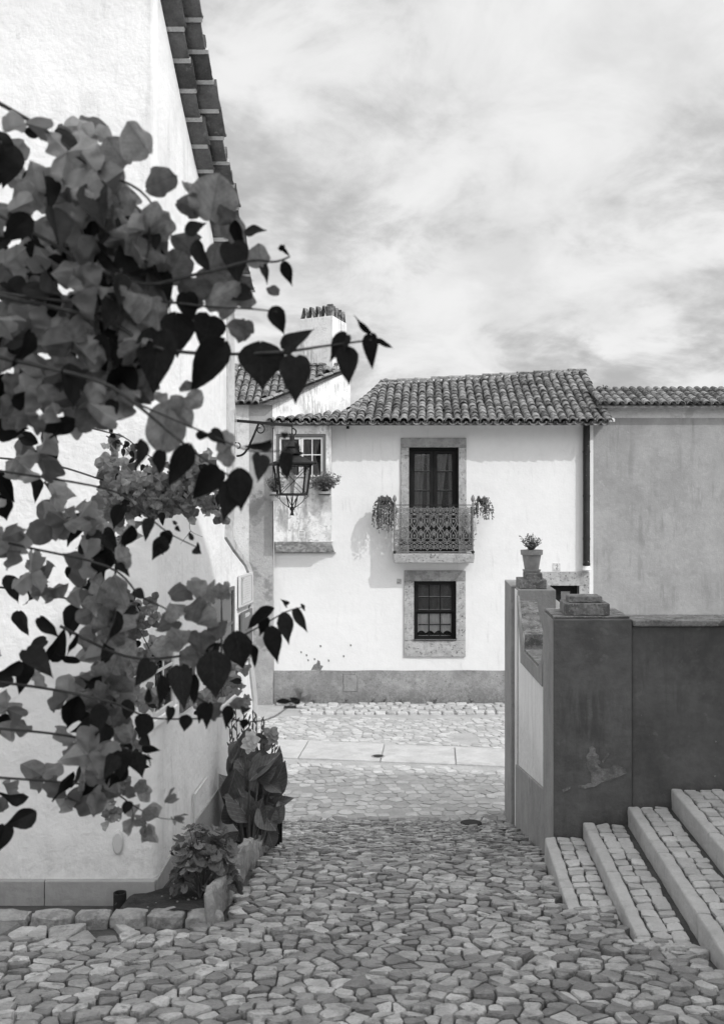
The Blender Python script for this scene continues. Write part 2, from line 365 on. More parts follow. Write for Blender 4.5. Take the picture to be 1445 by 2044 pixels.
def stone(b, poly, gap, h, zf, rnd=random, bev=.18, tilt=.05):
    """one bevelled stone over a polygon: skirt, shoulder and a slightly domed, tilted top"""
    cx = sum(p[0] for p in poly)/len(poly); cy = sum(p[1] for p in poly)/len(poly)
    # drop tiny edges
    q = []
    for i, p in enumerate(poly):
        n = poly[(i+1) % len(poly)]
        if math.hypot(n[0]-p[0], n[1]-p[1]) > .012: q.append(p)
    if len(q) < 3: return
    per = sum(math.hypot(q[i][0]-q[i-1][0], q[i][1]-q[i-1][1]) for i in range(len(q)))/6.3
    # chamfer the corners
    c = []
    for i, p in enumerate(q):
        a = q[i-1]; n = q[(i+1) % len(q)]; t = .13
        c.append((p[0]+(a[0]-p[0])*t, p[1]+(a[1]-p[1])*t)); c.append((p[0]+(n[0]-p[0])*t, p[1]+(n[1]-p[1])*t))
    n = len(c); tx = rnd.uniform(-tilt, tilt); ty = rnd.uniform(-tilt, tilt); hh = h*rnd.uniform(.35, 1.5)
    s1 = max(.3, 1-gap/max(per, .02)); s2 = max(.2, s1-bev)
    def ring(s, z, wob=.0):
        r = []
        for x, y in c:
            dx, dy = (x-cx)*s, (y-cy)*s
            w = rnd.uniform(-wob, wob); X = cx+dx+w; Y = cy+dy+w
            r.append((X, Y, zf(X, Y)+z+(tx*dx+ty*dy if z > 0 else 0)))
        return r
    r0 = ring(s1, -.05); r1 = ring(s1*.985, hh*.55, .002); r2 = ring(s2, hh, .005)
    base = len(b.v); b.v += r0+r1+r2
    for k in range(n):
        k2 = (k+1) % n
        b.f.append((base+k, base+k2, base+n+k2, base+n+k)); b.f.append((base+n+k, base+n+k2, base+2*n+k2, base+2*n+k))
    zc = sum(p[2] for p in r2)/n+hh*rnd.uniform(-.10, .32); b.v.append((cx+rnd.uniform(-.25, .25)*per*s2, cy+rnd.uniform(-.25, .25)*per*s2, zc)); ic = base+3*n
    for k in range(n): b.f.append((base+2*n+k, base+2*n+(k+1) % n, ic))
zl = lambda x, y: gz(y)-.012
def bed_edge(Y):          # right edge of the planting bed along the left house
    t = [(3.0, -1.32), (5.35, -1.32), (5.62, -.86), (6.95, -.82), (7.56, -.80), (8.6, -.84), (9.75, -.93), (12.4, -1.2)]
    for i in range(len(t)-1):
        if t[i][0] <= Y <= t[i+1][0]:
            k = (Y-t[i][0])/(t[i+1][0]-t[i][0]); return t[i][1]+k*(t[i+1][1]-t[i][1])
    return t[0][1] if Y < t[0][0] else t[-1][1]
def gate_x(Y): return .85+.088*Y
STX = [1.372, 1.665, 2.00, 2.33]; STZ = [CAMZ-2.42, CAMZ-2.315, CAMZ-2.19, CAMZ-2.06]
def RL(Y):                # right limit of the cobbles: the first step still standing above the lane
    for k in range(4):
        if STZ[k]-gz(Y) > .012: return STX[k]+.081*(Y-7.15)-.02
    return 3.3
pts = []; random.seed(11)
y = 3.0
while y < 12.45:
    dy = .078 if not (7.12 < y < 7.34) else .11
    dx0 = random.uniform(.085, .125); x = -2.4+random.random()*.1
    while x < 3.4:
        w = dx0*random.uniform(.72, 1.45)
        xx = x+w/2+random.gauss(0, .020); yy = y+random.gauss(0, .027)
        lim_r = gate_x(yy)+.02 if yy > 7.25 else RL(yy)+.06
        lim_l = bed_edge(yy) if yy > 5.3 else -2.4
        if lim_l-.12 < xx < lim_r+.12: pts.append((xx, yy))
        x += w
    y += dy*random.uniform(.9, 1.12)
cells = voronoi(pts, .15)
vis = []
for p, poly in zip(pts, cells):
    if not poly: continue
    lim_r = gate_x(p[1])-.03 if p[1] > 7.25 else RL(p[1])
    lim_l = bed_edge(p[1])+.04 if p[1] > 5.4 else -2.4
    if not (lim_l < p[0] < lim_r): continue
    if max(abs(q[0]-p[0]) for q in poly) > .17: continue
    Yv = p[1]; pxx = 722.5+p[0]/Yv*FPX; pyy = 1030+(CAMZ-gz(Yv))/Yv*FPX
    inside = 205 < pxx < 1240 and pyy < 1830
    vis.append((0 if inside else 1, Yv, p, poly))
vis.sort(key=lambda t: (t[0], t[1]))
near_set = vis[:300]; rest = vis[300:]
def hgt(p): return max(.006, .020+.020*mnoise.noise(Vector((p[0]*1.7, p[1]*1.7, 2))))
for k, (_, Y_, p, poly) in enumerate(near_set):
    b = MB(); stone(b, poly, .0068, hgt(p), zl, tilt=.12, bev=.09)
    if b.f: b.build('cobblestone', M['cobble'], lane)
b = MB()
for _, Y_, p, poly in rest: stone(b, poly, .0068, hgt(p), zl, tilt=.12, bev=.09)
tag(b.build('cobblestones', M['cobble'], lane), kind='stuff')
# manhole-like pump cap in the lane near the gate
# street stones: fine mortared paving, a slab strip, and a row of larger setts along the house wall
def slab_lo(x): return 15.66-.16*x*1.0
def slab_hi(x): return 16.98-.20*x
random.seed(12); pts = []; y = 12.5
while y < 19.7:
    x = -4.2+random.random()*.1
    while x < 5.0:
        w = .17*random.uniform(.7, 1.4); xx = x+w/2; yy = y+random.gauss(0, .03)+.12*math.sin(xx*1.1+y*.5)
        if not (slab_lo(xx)-.04 < yy < slab_hi(xx)+.04): pts.append((xx, yy))
        x += w
    y += .165*random.uniform(.9, 1.1)
cells = voronoi(pts, .22); b = MB()
zs = lambda x, y: gz(max(12.4, y))-.010
for p, poly in zip(pts, cells):
    if not poly or max(abs(q[0]-p[0])+abs(q[1]-p[1]) for q in poly) > .30: continue
    if any(slab_lo(q[0]) < q[1] < slab_hi(q[0]) for q in poly): continue
    if 12.4 < p[1] < 14.2 and random.random() < .25: continue         # half buried in mortar
    if -3 < p[0] < 4 and mnoise.noise(Vector((p[0]*.8, p[1]*.8, 0))) > .45: continue
    stone(b, poly, .012, .012, zs, bev=.12, tilt=.03)
tag(b.build('paving_stones', M['cobble_street'], street), kind='stuff')
b = MB(); random.seed(5)
for r in range(5):
    y0 = 19.72+r*.235; x = -1.35+random.random()*.1-(.1 if r > 2 else 0)
    while x < 6:
        w = random.uniform(.15, .27); y1 = y0+.235
        if r == 4 and x > 5.0: break
        j = lambda: random.uniform(-.022, .022)
        poly = [(x+j(), y0+j()), (x+w+j(), y0+j()), (x+w+j(), min(y1, 20.98)+j()*.5), (x+j(), min(y1, 20.98)+j()*.5)]
        stone(b, poly, .018, .035, lambda x, y: gz(min(y, 21))+.005, bev=.10, tilt=.06)
        x += w
tag(b.build('wall_foot_setts', M['cobble_street'], street), kind='stuff')
# slab strip
xs = [-5.2, -3.4, -1.06, .30, 1.52, 2.52, 4.2]
for i in range(len(xs)-1):
    a, c = xs[i]+.012, xs[i+1]-.012; sk = .10
    b = MB(); q = [(a, slab_lo(a)+.01), (c, slab_lo(c)+.01), (c+sk, slab_hi(c)-.01), (a+sk, slab_hi(a)-.01)]
    vs = [(x, y, gz(y)-.03) for x, y in q]+[(x, y, gz(y)+.012) for x, y in q]
    b.hexa([vs[0], vs[1], vs[2], vs[3], vs[4], vs[5], vs[6], vs[7]])
    roughen(b.build('paving_slab', M['slab'], street), 4, .008, 3, i)
# small iron cap let into the slab strip
t = thing('drain_cover', (.27, 15.95, gz(15.95)+.012), 'small round iron cap in a joint of the pale slab strip across the street', 'drain cover')
MB().lathe((0, 0, 0), [(.0, 0), (.085, 0), (.085, .012), (.06, .016), (0, .016)], 20).build('lid', M['iron'], t, local=True)
MB().lathe((0, 0, 0), [(.085, -.01), (.115, -.01), (.115, .008), (.086, .008)], 20).build('rim', M['limestone_grey'], t, local=True)
t = thing('valve_cover', (1.33, 11.6, gz(11.6)+.01), 'dark round iron cap among the cobbles at the lower end of the lane', 'drain cover')
MB().lathe((0, 0, 0), [(.0, 0), (.13, 0), (.13, .018), (.10, .026), (0, .026)], 20).build('lid', M['iron'], t, local=True)

# ------------------------------------------------------------------ side steps at the right
steps = thing('steps', (1.6, 6, 0), None, None)
tag(steps, kind='structure')
def stepx(Y, k): return [1.372, 1.665, 2.00, 2.33][k]+.081*(Y-7.15)
S_Z = [CAMZ-2.42, CAMZ-2.315, CAMZ-2.19, CAMZ-2.06]; Y1 = 7.19
for k in range(4):
    y0 = 3.2; segs = [3.2, 4.35, 5.25, 6.2, Y1]; zt = S_Z[k]
    for i in range(len(segs)-1):
        a, c = segs[i]+.003, segs[i+1]-.003; w = .085
        b = MB(); zb = min(gz(a), gz(c))-.12 if k == 0 else S_Z[k-1]-.05
        zb = min(zb, zt-.1)
        b.hexa([(stepx(a,k), a, zb), (stepx(a,k)+w, a, zb), (stepx(c,k)+w, c, zb), (stepx(c,k), c, zb),
                (stepx(a,k), a, zt), (stepx(a,k)+w, a, zt), (stepx(c,k)+w, c, zt), (stepx(c,k), c, zt)])
        roughen(b.build('kerb_stone', M['kerb'], steps, bevel=.014, segs=2), 4, .007, 9, k*7+i, .006)
    x1 = (lambda Y: stepx(Y, k+1)) if k < 3 else (lambda Y: 3.38)
    b = MB(); b.hexa([(stepx(3.2,k)+.08, 3.2, zt-.5), (x1(3.2), 3.2, zt-.5), (x1(Y1), Y1, zt-.5), (stepx(Y1,k)+.08, Y1, zt-.5),
                      (stepx(3.2,k)+.08, 3.2, zt-.022), (x1(3.2), 3.2, zt-.022), (x1(Y1), Y1, zt-.022), (stepx(Y1,k)+.08, Y1, zt-.022)])
    b.build('tread_bed', M['grit'], steps)
    random.seed(40+k); n = 2 if k < 3 else 12; y = 3.4; w0 = .102
    big = MB()
    nsett = 0
    while y < Y1-.05:
        dy = random.uniform(.085, .115); off = 0
        for c in range(n):
            xa = stepx(y, k)+.092+c*w0; xb = xa+w0
            if xb > x1(y)-.005: xb = x1(y)-.004
            if xb-xa < .05: continue
            j = lambda: random.uniform(-.011, .011)
            poly = [(xa+j(), y+j()), (xb+j(), y+j()), (xb+j()+.007, min(y+dy, Y1-.004)+j()), (xa+j()+.007, min(y+dy, Y1-.004)+j())]
            if k < 2 and y > 4.6:
                b = MB(); stone(b, poly, .006, .008, lambda X, Y: zt-.012, bev=.12, tilt=.12)
                if b.f: b.build('sett', M['sett'], steps)
            else: stone(big, poly, .006, .008, lambda X, Y: zt-.012, bev=.10, tilt=.06)
        y += dy
    if big.f: tag(big.build('setts', M['sett'], steps), kind='stuff')
# ------------------------------------------------------------------ white house at the left
AX = Vector((.088, 1, 0)).normalized()                 # along the lane
def lw(Y, z, out=0):                                    # point on the left wall (z measured from the eye line)
    return Vector((-1.855+.088*Y+out, Y, z+CAMZ))
def lpx(px, py, out=0):                                 # photo pixel -> point on the left wall plane
    k = (px-722.5)/FPX; Y = (-1.855+out)/(k-.088); return Vector((k*Y, Y, (1030-py)/FPX*Y+CAMZ))
lh = thing('white_corner_house', (-2.6, 7, gz(7)), 'tall white limewashed house on the left with a steep raking tiled verge', 'house')
prof = [(6.1, gz(6.1)-CAMZ-.3), (6.1, 3.48), (6.78, 2.87), (7.04, 2.66), (7.55, 2.32), (7.78, 2.02), (8.08, 1.86)]
for px, py in [(459, 1000), (450, 1072), (468, 1100), (489, 1127), (496, 1145), (497, 1200), (495, 1300), (499, 1345), (505, 1400), (506, 1440)]:
    k = (px-722.5)/FPX; Yq = -1.855/(k-.088); prof.append((Yq, (1030-py)/FPX*Yq))
prof[7] = (8.08, prof[7][1]); prof.append((prof[-1][0], -2.9))
b = MB(); b.prism(prof, lambda u, v, w: Vector((-1.855+.088*u-w, u, v+CAMZ)), 0.0, 3.6)
b.build('wall', M['white'], lh, bevel=.035, segs=4)
# painted corner band: same profile, pulled out along the edge, a bit proud
edge = prof[6:]
def band_pts(e, w):
    return [(y+w, z) for y, z in e]
b = MB(); inner = edge; outer = [(y+.24 if i < 3 else y+.16, z) for i, (y, z) in enumerate(edge)]
outer[0] = (edge[0][0]+.24, edge[0][1]-.03)
poly = inner+outer[::-1]
b.prism(poly, lambda u, v, w: Vector((-1.855+.088*u-w, u, v+CAMZ)), -.012, 3.6)
b.build('corner_band', M['grey_pale'], lh)
# foot band
a0, a1 = lpx(312, 1755), lpx(440, 1566)
b = MB(); ft = [(6.088, gz(6.1)-CAMZ-.3), (6.088, a0.z-CAMZ), (6.45, -2.275), (7.41, -2.235), (a1.y, a1.z-CAMZ), (8.6, -2.2), (9.0, -2.2), (9.0, -3.1)]
b.prism(ft, lambda u, v, w: Vector((-1.855+.088*u-w, u, v+CAMZ)), -.012, .2)
b.build('foot_band', M['grey_paint'], lh, bevel=.006)
MB().box(-2.02, -1.318-.0, 6.06, 6.2, gz(6.1)-.3, a0.z).build('foot_band', M['grey_paint'], lh, bevel=.006)
MB().box(-6.4, -2.024, 6.06, 6.2, gz(6.1)-.3, a0.z).build('foot_band', M['grey_paint'], lh, bevel=.006)
# verge tiles: two stepped courses seen from below, mortar joints between
vp = [(5.6, 3.95), (6.1, 3.48), (6.78, 2.87), (7.04, 2.66), (7.55, 2.32), (7.78, 2.02), (8.12, 1.86)]
def along(s):
    acc = 0
    for i in range(len(vp)-1):
        d = math.hypot(vp[i+1][0]-vp[i][0], vp[i+1][1]-vp[i][1])
        if s <= acc+d or i == len(vp)-2:
            t = (s-acc)/d; dy = (vp[i+1][0]-vp[i][0])/d; dz = (vp[i+1][1]-vp[i][1])/d
            return vp[i][0]+t*(vp[i+1][0]-vp[i][0]), vp[i][1]+t*(vp[i+1][1]-vp[i][1]), dy, dz
        acc += d
tot = sum(math.hypot(vp[i+1][0]-vp[i][0], vp[i+1][1]-vp[i][1]) for i in range(len(vp)-1))
vr = MB()
random.seed(3)
verge = None
n = int(tot/.195)
mort = MB()
for i in range(n):
    s = (i+.5)*tot/n; y, z, dy, dz = along(s); hw = tot/n/2
    for c in (0, 1):
        b = MB(); seg = 6; L0 = -.05+(.0 if c == 0 else .08); L1 = .115 if c == 0 else .235; base = .0 if c == 0 else .062
        sk = .04*(random.random()-.5); rad = hw*.96
        top = []; bot = []
        for k in range(seg+1):
            a = math.pi*k/seg; u = -math.cos(a)*rad; h = math.sin(a)*(.032 if c == 0 else .036)   # shallow trough, opening upwards
            top.append((u, -h+.030)); bot.append((u, -h+.014))
        for X in (L0, L1):
            for u, h in bot+top:
                yy = y+u*dy-(h+base)*dz*.0; zz = z+u*dz+h+base
                ex = random.uniform(-.002, .002)+(sk if X == L1 else 0)
                b.v.append((-1.855+.088*yy+X+ex, yy, zz+CAMZ))
        m_ = seg+1; Rg = 2*m_
        for k in range(seg):
            b.f.append((k, k+1, Rg+k+1, Rg+k)); b.f.append((m_+k+1, m_+k, Rg+m_+k, Rg+m_+k+1))
            b.f.append((k+1, k, m_+k, m_+k+1)); b.f.append((Rg+k, Rg+k+1, Rg+m_+k+1, Rg+m_+k))
        b.f.append((0, Rg, Rg+m_, m_)); b.f.append((seg, m_+seg, Rg+m_+seg, Rg+seg))
        b.build('verge_tile', M['tile_under'], lh)
        # mortar joint at the tile's lower side
        mort = MB()
        yj = y+hw*dy; zj = z+hw*dz
        mort.bar((-1.855+.088*yj+L0, yj, zj+base+.012+CAMZ), (-1.855+.088*yj+L1-.004, yj, zj+base+.012+CAMZ), .030, .036, up=(0, -dz, dy))
        mort.build('mortar_joint', M['mortar'], lh)
# roof slab above the verge
b = MB(); rf = [(y, z+.10) for y, z in vp]
b.prism(rf+[(y, z+.16) for y, z in vp[::-1]], lambda u, v, w: Vector((-1.855+.088*u-w, u, v+CAMZ)), -.20, 3.7)
b.build('roof', M['tile'], lh)
cap = MB()
for i in range(n):
    s = (i+.2)*tot/n; y, z, dy, dz = along(s)
    cap.tube([(-1.855+.088*y-.3, y, z+.17+CAMZ), (-1.855+.088*y+.20, y, z+.15+CAMZ)], [.07, .075], 8)
tag(cap.build('edge_tiles', M['tile'], lh), kind='stuff')
# windows on the left wall
def lwin(px0, py0, px1, py1, depth, ny=2, nz=3, mframe='brown_wood', sill=True, lace=True):
    A = lpx(px0, py0); B = lpx(px1, py1); y0, y1 = A.y, B.y
    z1 = A.z; z0 = A.z-((py1-py0)/FPX*B.y)
    w = MB(); f = .035
    def pt(y, z, o): return (-1.855+.088*y+o*.45, y, z)
    def bx(mb, ya, yb, za, zb, oa, ob):
        mb.hexa([pt(ya,za,oa), pt(ya,za,ob), pt(yb,za,ob), pt(yb,za,oa), pt(ya,zb,oa), pt(ya,zb,ob), pt(yb,zb,ob), pt(yb,zb,oa)])
    bx(w, y0, y0+f, z0, z1, .002, .05); bx(w, y1-f, y1, z0, z1, .002, .05); bx(w, y0+f, y1-f, z1-f, z1, .002, .05); bx(w, y0+f, y1-f, z0, z0+f, .002, .05)
    fr = w.build('window', M[mframe], lh, bevel=.004)
    g = MB(); bx(g, y0+f, y1-f, z0+f, z1-f, .018, .022); g.build('pane', M['glass'], fr)
    g = MB(); bx(g, y0+f, y1-f, z0+f, z1-f, .004, .010); g.build('curtain', M['curtain'], fr)
    m_ = MB()
    for i in range(1, ny): yy = y0+(y1-y0)*i/ny; bx(m_, yy-.01, yy+.01, z0+f, z1-f, .023, .036)
    for i in range(1, nz): zz = z0+(z1-z0)*i/nz; bx(m_, y0+f, y1-f, zz-.009, zz+.009, .023, .034)
    m_.build('glazing_bar', M[mframe], fr)
    if sill:
        m_ = MB(); bx(m_, y0-.04, y1+.04, z0-.05, z0-.002, .0, .075); m_.build('sill', M['white'], fr, bevel=.006)
lwin(414, 1186, 464, 1402, .1)
lwin(299, 1300, 343, 1428, .1, mframe='white_wood')
lwin(358, 1300, 384, 1418, .1, ny=1, mframe='brown_wood', sill=False)
# plaque and notice board on the band (things of their own: they hang on the wall)
def wallboard(name, pxs, m, label, cat, out=.03, t=.018, slant=True):
    (x0, yt0), (x1, yt1), yb0 = pxs
    A = lpx(x0, yt0, out); B = lpx(x1, yt1, out); z0 = A.z-(yb0-yt0)/FPX*A.y
    th = thing(name, (A.x, A.y, z0), label, cat)
    def pt(u, v, o): 
        y = A.y+(B.y-A.y)*u; return Vector((-1.855+out+.088*y+o, y, z0+(A.z-z0)*v))
    b = MB(); b.hexa([pt(0,0,-t), pt(0,0,0), pt(1,0,0), pt(1,0,-t), pt(0,1,-t), pt(0,1,0), pt(1,1,0), pt(1,1,-t)])
    b.build('board', m, th, bevel=.003)
    return th, pt
th, pt = wallboard('tile_plaque', ((479.5, 1149), (504.5, 1142), 1213.5), M['plaque'], 'pale glazed tile plaque with a thin drawn border on the corner of the left house', 'plaque')
b = MB()
def hb(mb, pt, u0, u1, v0, v1, o=.0035):
    mb.hexa([pt(u0,v0,0.0005), pt(u0,v0,o), pt(u1,v0,o), pt(u1,v0,0.0005), pt(u0,v1,.0005), pt(u0,v1,o), pt(u1,v1,o), pt(u1,v1,.0005)])
for u0, u1, v0, v1 in [(.10, .12, .08, .92), (.88, .90, .08, .92), (.12, .88, .08, .087), (.12, .88, .913, .92), (.16, .17, .12, .88), (.12, .2, .80, .84), (.2, .3, .86, .88)]: hb(b, pt, u0, u1, v0, v1)
tag(b.build('border', M['print'], th), kind='stuff')
b = MB(); random.seed(9)
for r in range(9):
    v = .80-.075*r
    for c in range(5):
        if random.random() < .75: hb(b, pt, .25+c*.11, .25+c*.11+random.uniform(.02, .08), v, v+.008, .0025)
tag(b.build('drawing', M['print'], th), kind='stuff')
b = MB(); b.hexa([pt(-.02,-.025,-.02), pt(-.02,-.025,.012), pt(1,-.025,.012), pt(1,-.025,-.02), pt(-.02,0,-.02), pt(-.02,0,.012), pt(1,0,.012), pt(1,0,-.02)])
b.build('ledge', M['limestone_grey'], th)
th, pt = wallboard('notice_board', ((483.5, 1224), (504, 1214), 1326), M['signboard'], 'narrow grey notice board with white lettering below the tile plaque', 'sign', out=.035)
b = MB()
for u0, u1, v in [(.30, .62, .945), (.28, .72, .925), (.30, .70, .905), (.26, .60, .885), (.26, .66, .030), (.26, .58, .045)]:
    x = u0
    while x < u1: hb(b, pt, x, x+.055, v, v+.011); x += .075
tag(b.build('lettering', M['letters'], th), kind='stuff')
# round cover on the end wall, pipe stub, conduit
t = thing('meter_cover', (-1.56, 6.1, CAMZ-2.09), 'oval white cover set low in the near end wall of the left house', 'wall cover')
b = MB(); b.lathe((0, 0, 0), [(0, 0), (.075, 0), (.075, .02), (.06, .03), (0, .03)], 24)
o = b.build('cover', M['pvc'], t, local=True); o.rotation_euler = (R(90), 0, 0); o.scale = (.46, 1.05, 1)
t = thing('pipe_stub', (-1.49, 5.86, gz(5.86)-.02), 'short dark pipe stub standing at the foot of the left house corner', 'pipe')
MB().lathe((0, 0, 0), [(.036, -.05), (.04, -.05), (.04, .12), (.034, .12), (.034, -.04)], 16).build('tube', M['iron'], t, local=True)
a, b_, c_ = lpx(387, 1668, .02), lpx(388, 1587, .02), lpx(412, 1554, .02)
t = thing('conduit', tuple(a), 'thin pale conduit bent along the wall above the planting bed', 'pipe')
MB().tube([a, b_, c_], .010, 8).build('tube', M['pvc'], t)
a2 = lpx(387, 1760, .02)
MB().tube([a, a2], .0115, 8).build('lower_sleeve', M['signboard'], t)

# ------------------------------------------------------------------ iron lantern on its bracket
YL = 8.75
br = thing('lantern_bracket', tuple(P(466, 842, 8.6)), 'scrolled iron wall bracket carrying the street lantern', 'bracket')
def arc(cx, cy, r, a0, a1, n=14, r1=None, Y=YL):
    r1 = r if r1 is None else r1; out = []
    for i in range(n+1):
        t = i/n; a = R(a0+(a1-a0)*t); rr = r+(r1-r)*t; out.append(P(cx+rr*math.cos(a), cy-rr*math.sin(a), Y))
    return out
W0 = P(466, 838, YL-.15)
MB().bar(P(464, 839, YL), P(584, 849, YL), .022, .026).build('arm', M['iron'], br)
b = MB(); b.tube([P(516, 846, YL), P(508, 866, YL), P(500, 884, YL), P(496, 896, YL)]+arc(474, 890, 20, -20, -95, 8), .011, 6); b.build('brace', M['iron'], br)
for a in (arc(519, 857, 11, 90, -300, 22, 2.5), arc(474, 891, 10, 200, -140, 20, 2.5)):
    MB().tube(a, .006, 5).build('scroll', M['iron'], br)
MB().bar(P(466, 825, YL), P(466, 905, YL), .03, .012, up=(0, 1, 0)).build('wall_plate', M['iron'], br)
# hook and chain
MB().tube(arc(584, 862, 7, 90, -150, 14), .007, 6).build('hook', M['iron'], br)
LX, LZ = P(583, 930, YL).x, P(583, 930, YL).z
px_ = YL/FPX
lt = thing('street_lantern', (LX, YL, LZ), 'black iron street lantern with crossed bars over its panes, hanging from the scrolled bracket', 'lantern')
b = MB(); w0 = 33*px_; w1 = 26*px_; hT = 2*px_; hB = -57*px_
rot = R(12)
def rc(x, y, z): return Vector((x*math.cos(rot)-y*math.sin(rot), x*math.sin(rot)+y*math.cos(rot), z))
top = [rc(sx*w0, sy*w0, hT) for sx, sy in ((-1,-1),(1,-1),(1,1),(-1,1))]; bot = [rc(sx*w1, sy*w1, hB) for sx, sy in ((-1,-1),(1,-1),(1,1),(-1,1))]
for i in range(4):
    b.bar(top[i], bot[i], .014, .014); b.bar(top[i], top[(i+1)%4], .014, .016); b.bar(bot[i], bot[(i+1)%4], .016, .018)
b.build('frame', M['iron'], lt, local=True)
for i in range(4):
    g = MB(); a0_, a1_, c1_, c0_ = top[i], top[(i+1)%4], bot[(i+1)%4], bot[i]
    nrm = ((a1_-a0_).cross(c0_-a0_)).normalized()*.0015
    g.hexa([c0_-nrm, c1_-nrm, c1_+nrm, c0_+nrm, a0_-nrm, a1_-nrm, a1_+nrm, a0_+nrm]); g.build('pane', M['lamp_glass'], lt, local=True)
    g = MB(); o_ = nrm.normalized()*.006; g.tube([a0_-o_, c1_-o_], .0032, 4); g.tube([a1_-o_, c0_-o_], .0032, 4); g.build('cross_bar', M['iron'], lt, local=True)
s4 = math.sqrt(2)
b = MB(); b.lathe((0, 0, 0), [(43*px_*s4*.98, 2*px_), (43*px_*s4, 5*px_), (30*px_*s4, 10*px_), (20*px_*s4, 17*px_), (16*px_, 22*px_)], 4, rot=rot+R(45)); b.build('roof', M['iron'], lt, local=True)
b = MB(); b.lathe((0, 0, 0), [(15*px_, 22*px_), (22*px_, 24*px_), (22*px_, 27*px_), (14*px_, 29*px_), (12*px_, 36*px_), (16*px_, 38*px_), (10*px_, 44*px_), (5*px_, 50*px_), (5*px_, 60*px_), (1.5*px_, 66*px_)], 14); b.build('vent_cap', M['iron'], lt, local=True)
b = MB(); b.tube([(0, 0, 62*px_), (0, 0, 78*px_)], .006, 6); b.build('chain', M['iron'], lt, local=True)
b = MB()
for sx in (-1, 1):
    b.tube([rc(sx*w1*.45, 0, hB), rc(sx*w1*.22, 0, hB-26*px_), rc(0, 0, hB-30*px_)], .006, 5)
    pts_ = [rc(sx*(26*px_), 0, hB-6*px_)]
    for i in range(10): 
        t_ = i/9; pts_.append(rc(sx*(24-22*t_)*px_, 0, hB-(10+18*t_**.7*1.0)*px_))
    b.tube(pts_, .0035, 4)
    sp = [rc(sx*(28+5*(1-i/16)*math.cos(i*.6))*px_, 0, hB+(-5+5*(1-i/16)*math.sin(i*.6))*px_) for i in range(16)]
    b.tube(sp, .003, 4)
    sp = [rc(sx*(38+9*(1-i/16)*math.cos(i*.5+2))*px_, 0, hB+(20+11*(1-i/16)*math.sin(i*.5+2))*px_) for i in range(16)]
    b.tube(sp, .003, 4)
for a_ in (0, 1, 2, 3): b.tube([rc(w1*.5*math.cos(a_*1.57), w1*.5*math.sin(a_*1.57), hB), rc(0, 0, hB-24*px_)], .0045, 4)
b.lathe((0, 0, hB-30*px_), [(3*px_, 6*px_), (5*px_, 0), (2.5*px_, -2*px_), (2.5*px_, -6*px_), (4.5*px_, -12*px_), (0, -12*px_)], 10)
b.build('pendant', M['iron'], lt, local=True)
b = MB(); b.lathe((0, 0, hB), [(4*px_, 0), (4*px_, 18*px_), (6*px_, 20*px_), (6*px_, 38*px_), (2*px_, 44*px_)], 10); b.build('lamp_holder', M['white_wood'], lt, local=True)
b = MB(); b.tube([P(467, 790, 8.45)+Vector((0,0,0)), P(472, 845, 8.5), P(474, 880, 8.5), P(470, 920, 8.45), P(466, 1000, 8.4)], .004, 5)
tag(b.build('lamp_cable', M['pvc']), 'thin pale cable hanging down the corner beside the bracket', 'cable')
# ------------------------------------------------------------------ gate wall at the right of the lane
gw = thing('garden_wall', (1.6, 9.5, gz(9.5)), 'painted garden wall with a scooped top between two capped piers at the right of the lane', 'wall')
def gp(u, v, w): return Vector((.85+.088*u+w, u, v+CAMZ))
def gpx(px, py):
    k = (px-722.5)/FPX; Y = .85/(k-.088); return (Y, (1030-py)/FPX*Y)
zg = lambda Y: gz(Y)-CAMZ-.25
A = gpx
# main body with the scooped top
prof = [(7.86, zg(7.86)), (7.86, A(1094, 1240)[1]-.02), (8.02, -.93), (8.10, -1.06), (8.30, -1.25), (8.62, -1.36), (10.22, -1.44), (10.225, -1.285), (10.34, -1.26), (10.60, -1.19), (10.85, -1.09), (11.0, -1.01), (11.15, -1.0), (11.15, zg(11.2))]
b = MB(); b.prism(prof, gp, .0, .20); b.build('wall', M['white'], gw, bevel=.008)
top = MB()
topl = prof[2:13]
for i in range(len(topl)-1):
    (y0, z0), (y1, z1) = topl[i], topl[i+1]
    if abs(y1-y0) < .02: continue
    top.hexa([gp(y0, z0-.01, -.006), gp(y0, z0-.01, .206), gp(y1, z1-.01, .206), gp(y1, z1-.01, -.006), gp(y0, z0+.012, -.006), gp(y0, z0+.012, .206), gp(y1, z1+.012, .206), gp(y1, z1+.012, -.006)])
top.hexa([gp(10.213, -1.452, -.006), gp(10.213, -1.452, .206), gp(10.24, -1.452, .206), gp(10.24, -1.452, -.006), gp(10.213, -1.285, -.006), gp(10.213, -1.285, .206), gp(10.24, -1.285, .206), gp(10.24, -1.285, -.006)])
top.build('coping', M['cap_stone'], gw)
# raised border following the scoop on the lane side
inner = prof[2:13]
def offs(pl, d):
    out = []
    for i, (y, z) in enumerate(pl):
        a = pl[max(i-1, 0)]; c = pl[min(i+1, len(pl)-1)]; ty, tz = c[0]-a[0], c[1]-a[1]; l = math.hypot(ty, tz)
        out.append((y-tz/l*-1*d*-1, z-abs(ty)/l*d))
    return out
bd = [(7.87, -.90), (8.02, -.93), (8.10, -1.08), (8.30, -1.27), (8.62, -1.375), (10.22, -1.455), (10.60, -1.19), (10.86, -1.03), (10.99, -.93), (11.12, -.93), (11.02, -1.09), (10.86, -1.24), (10.62, -1.46), (10.58, -1.63), (8.22, -1.475), (8.16, -1.28), (7.98, -1.10), (7.87, -1.07)]
b = MB(); b.prism(bd, gp, -.022, .004); b.build('scoop_border', M['band_paint'], gw)
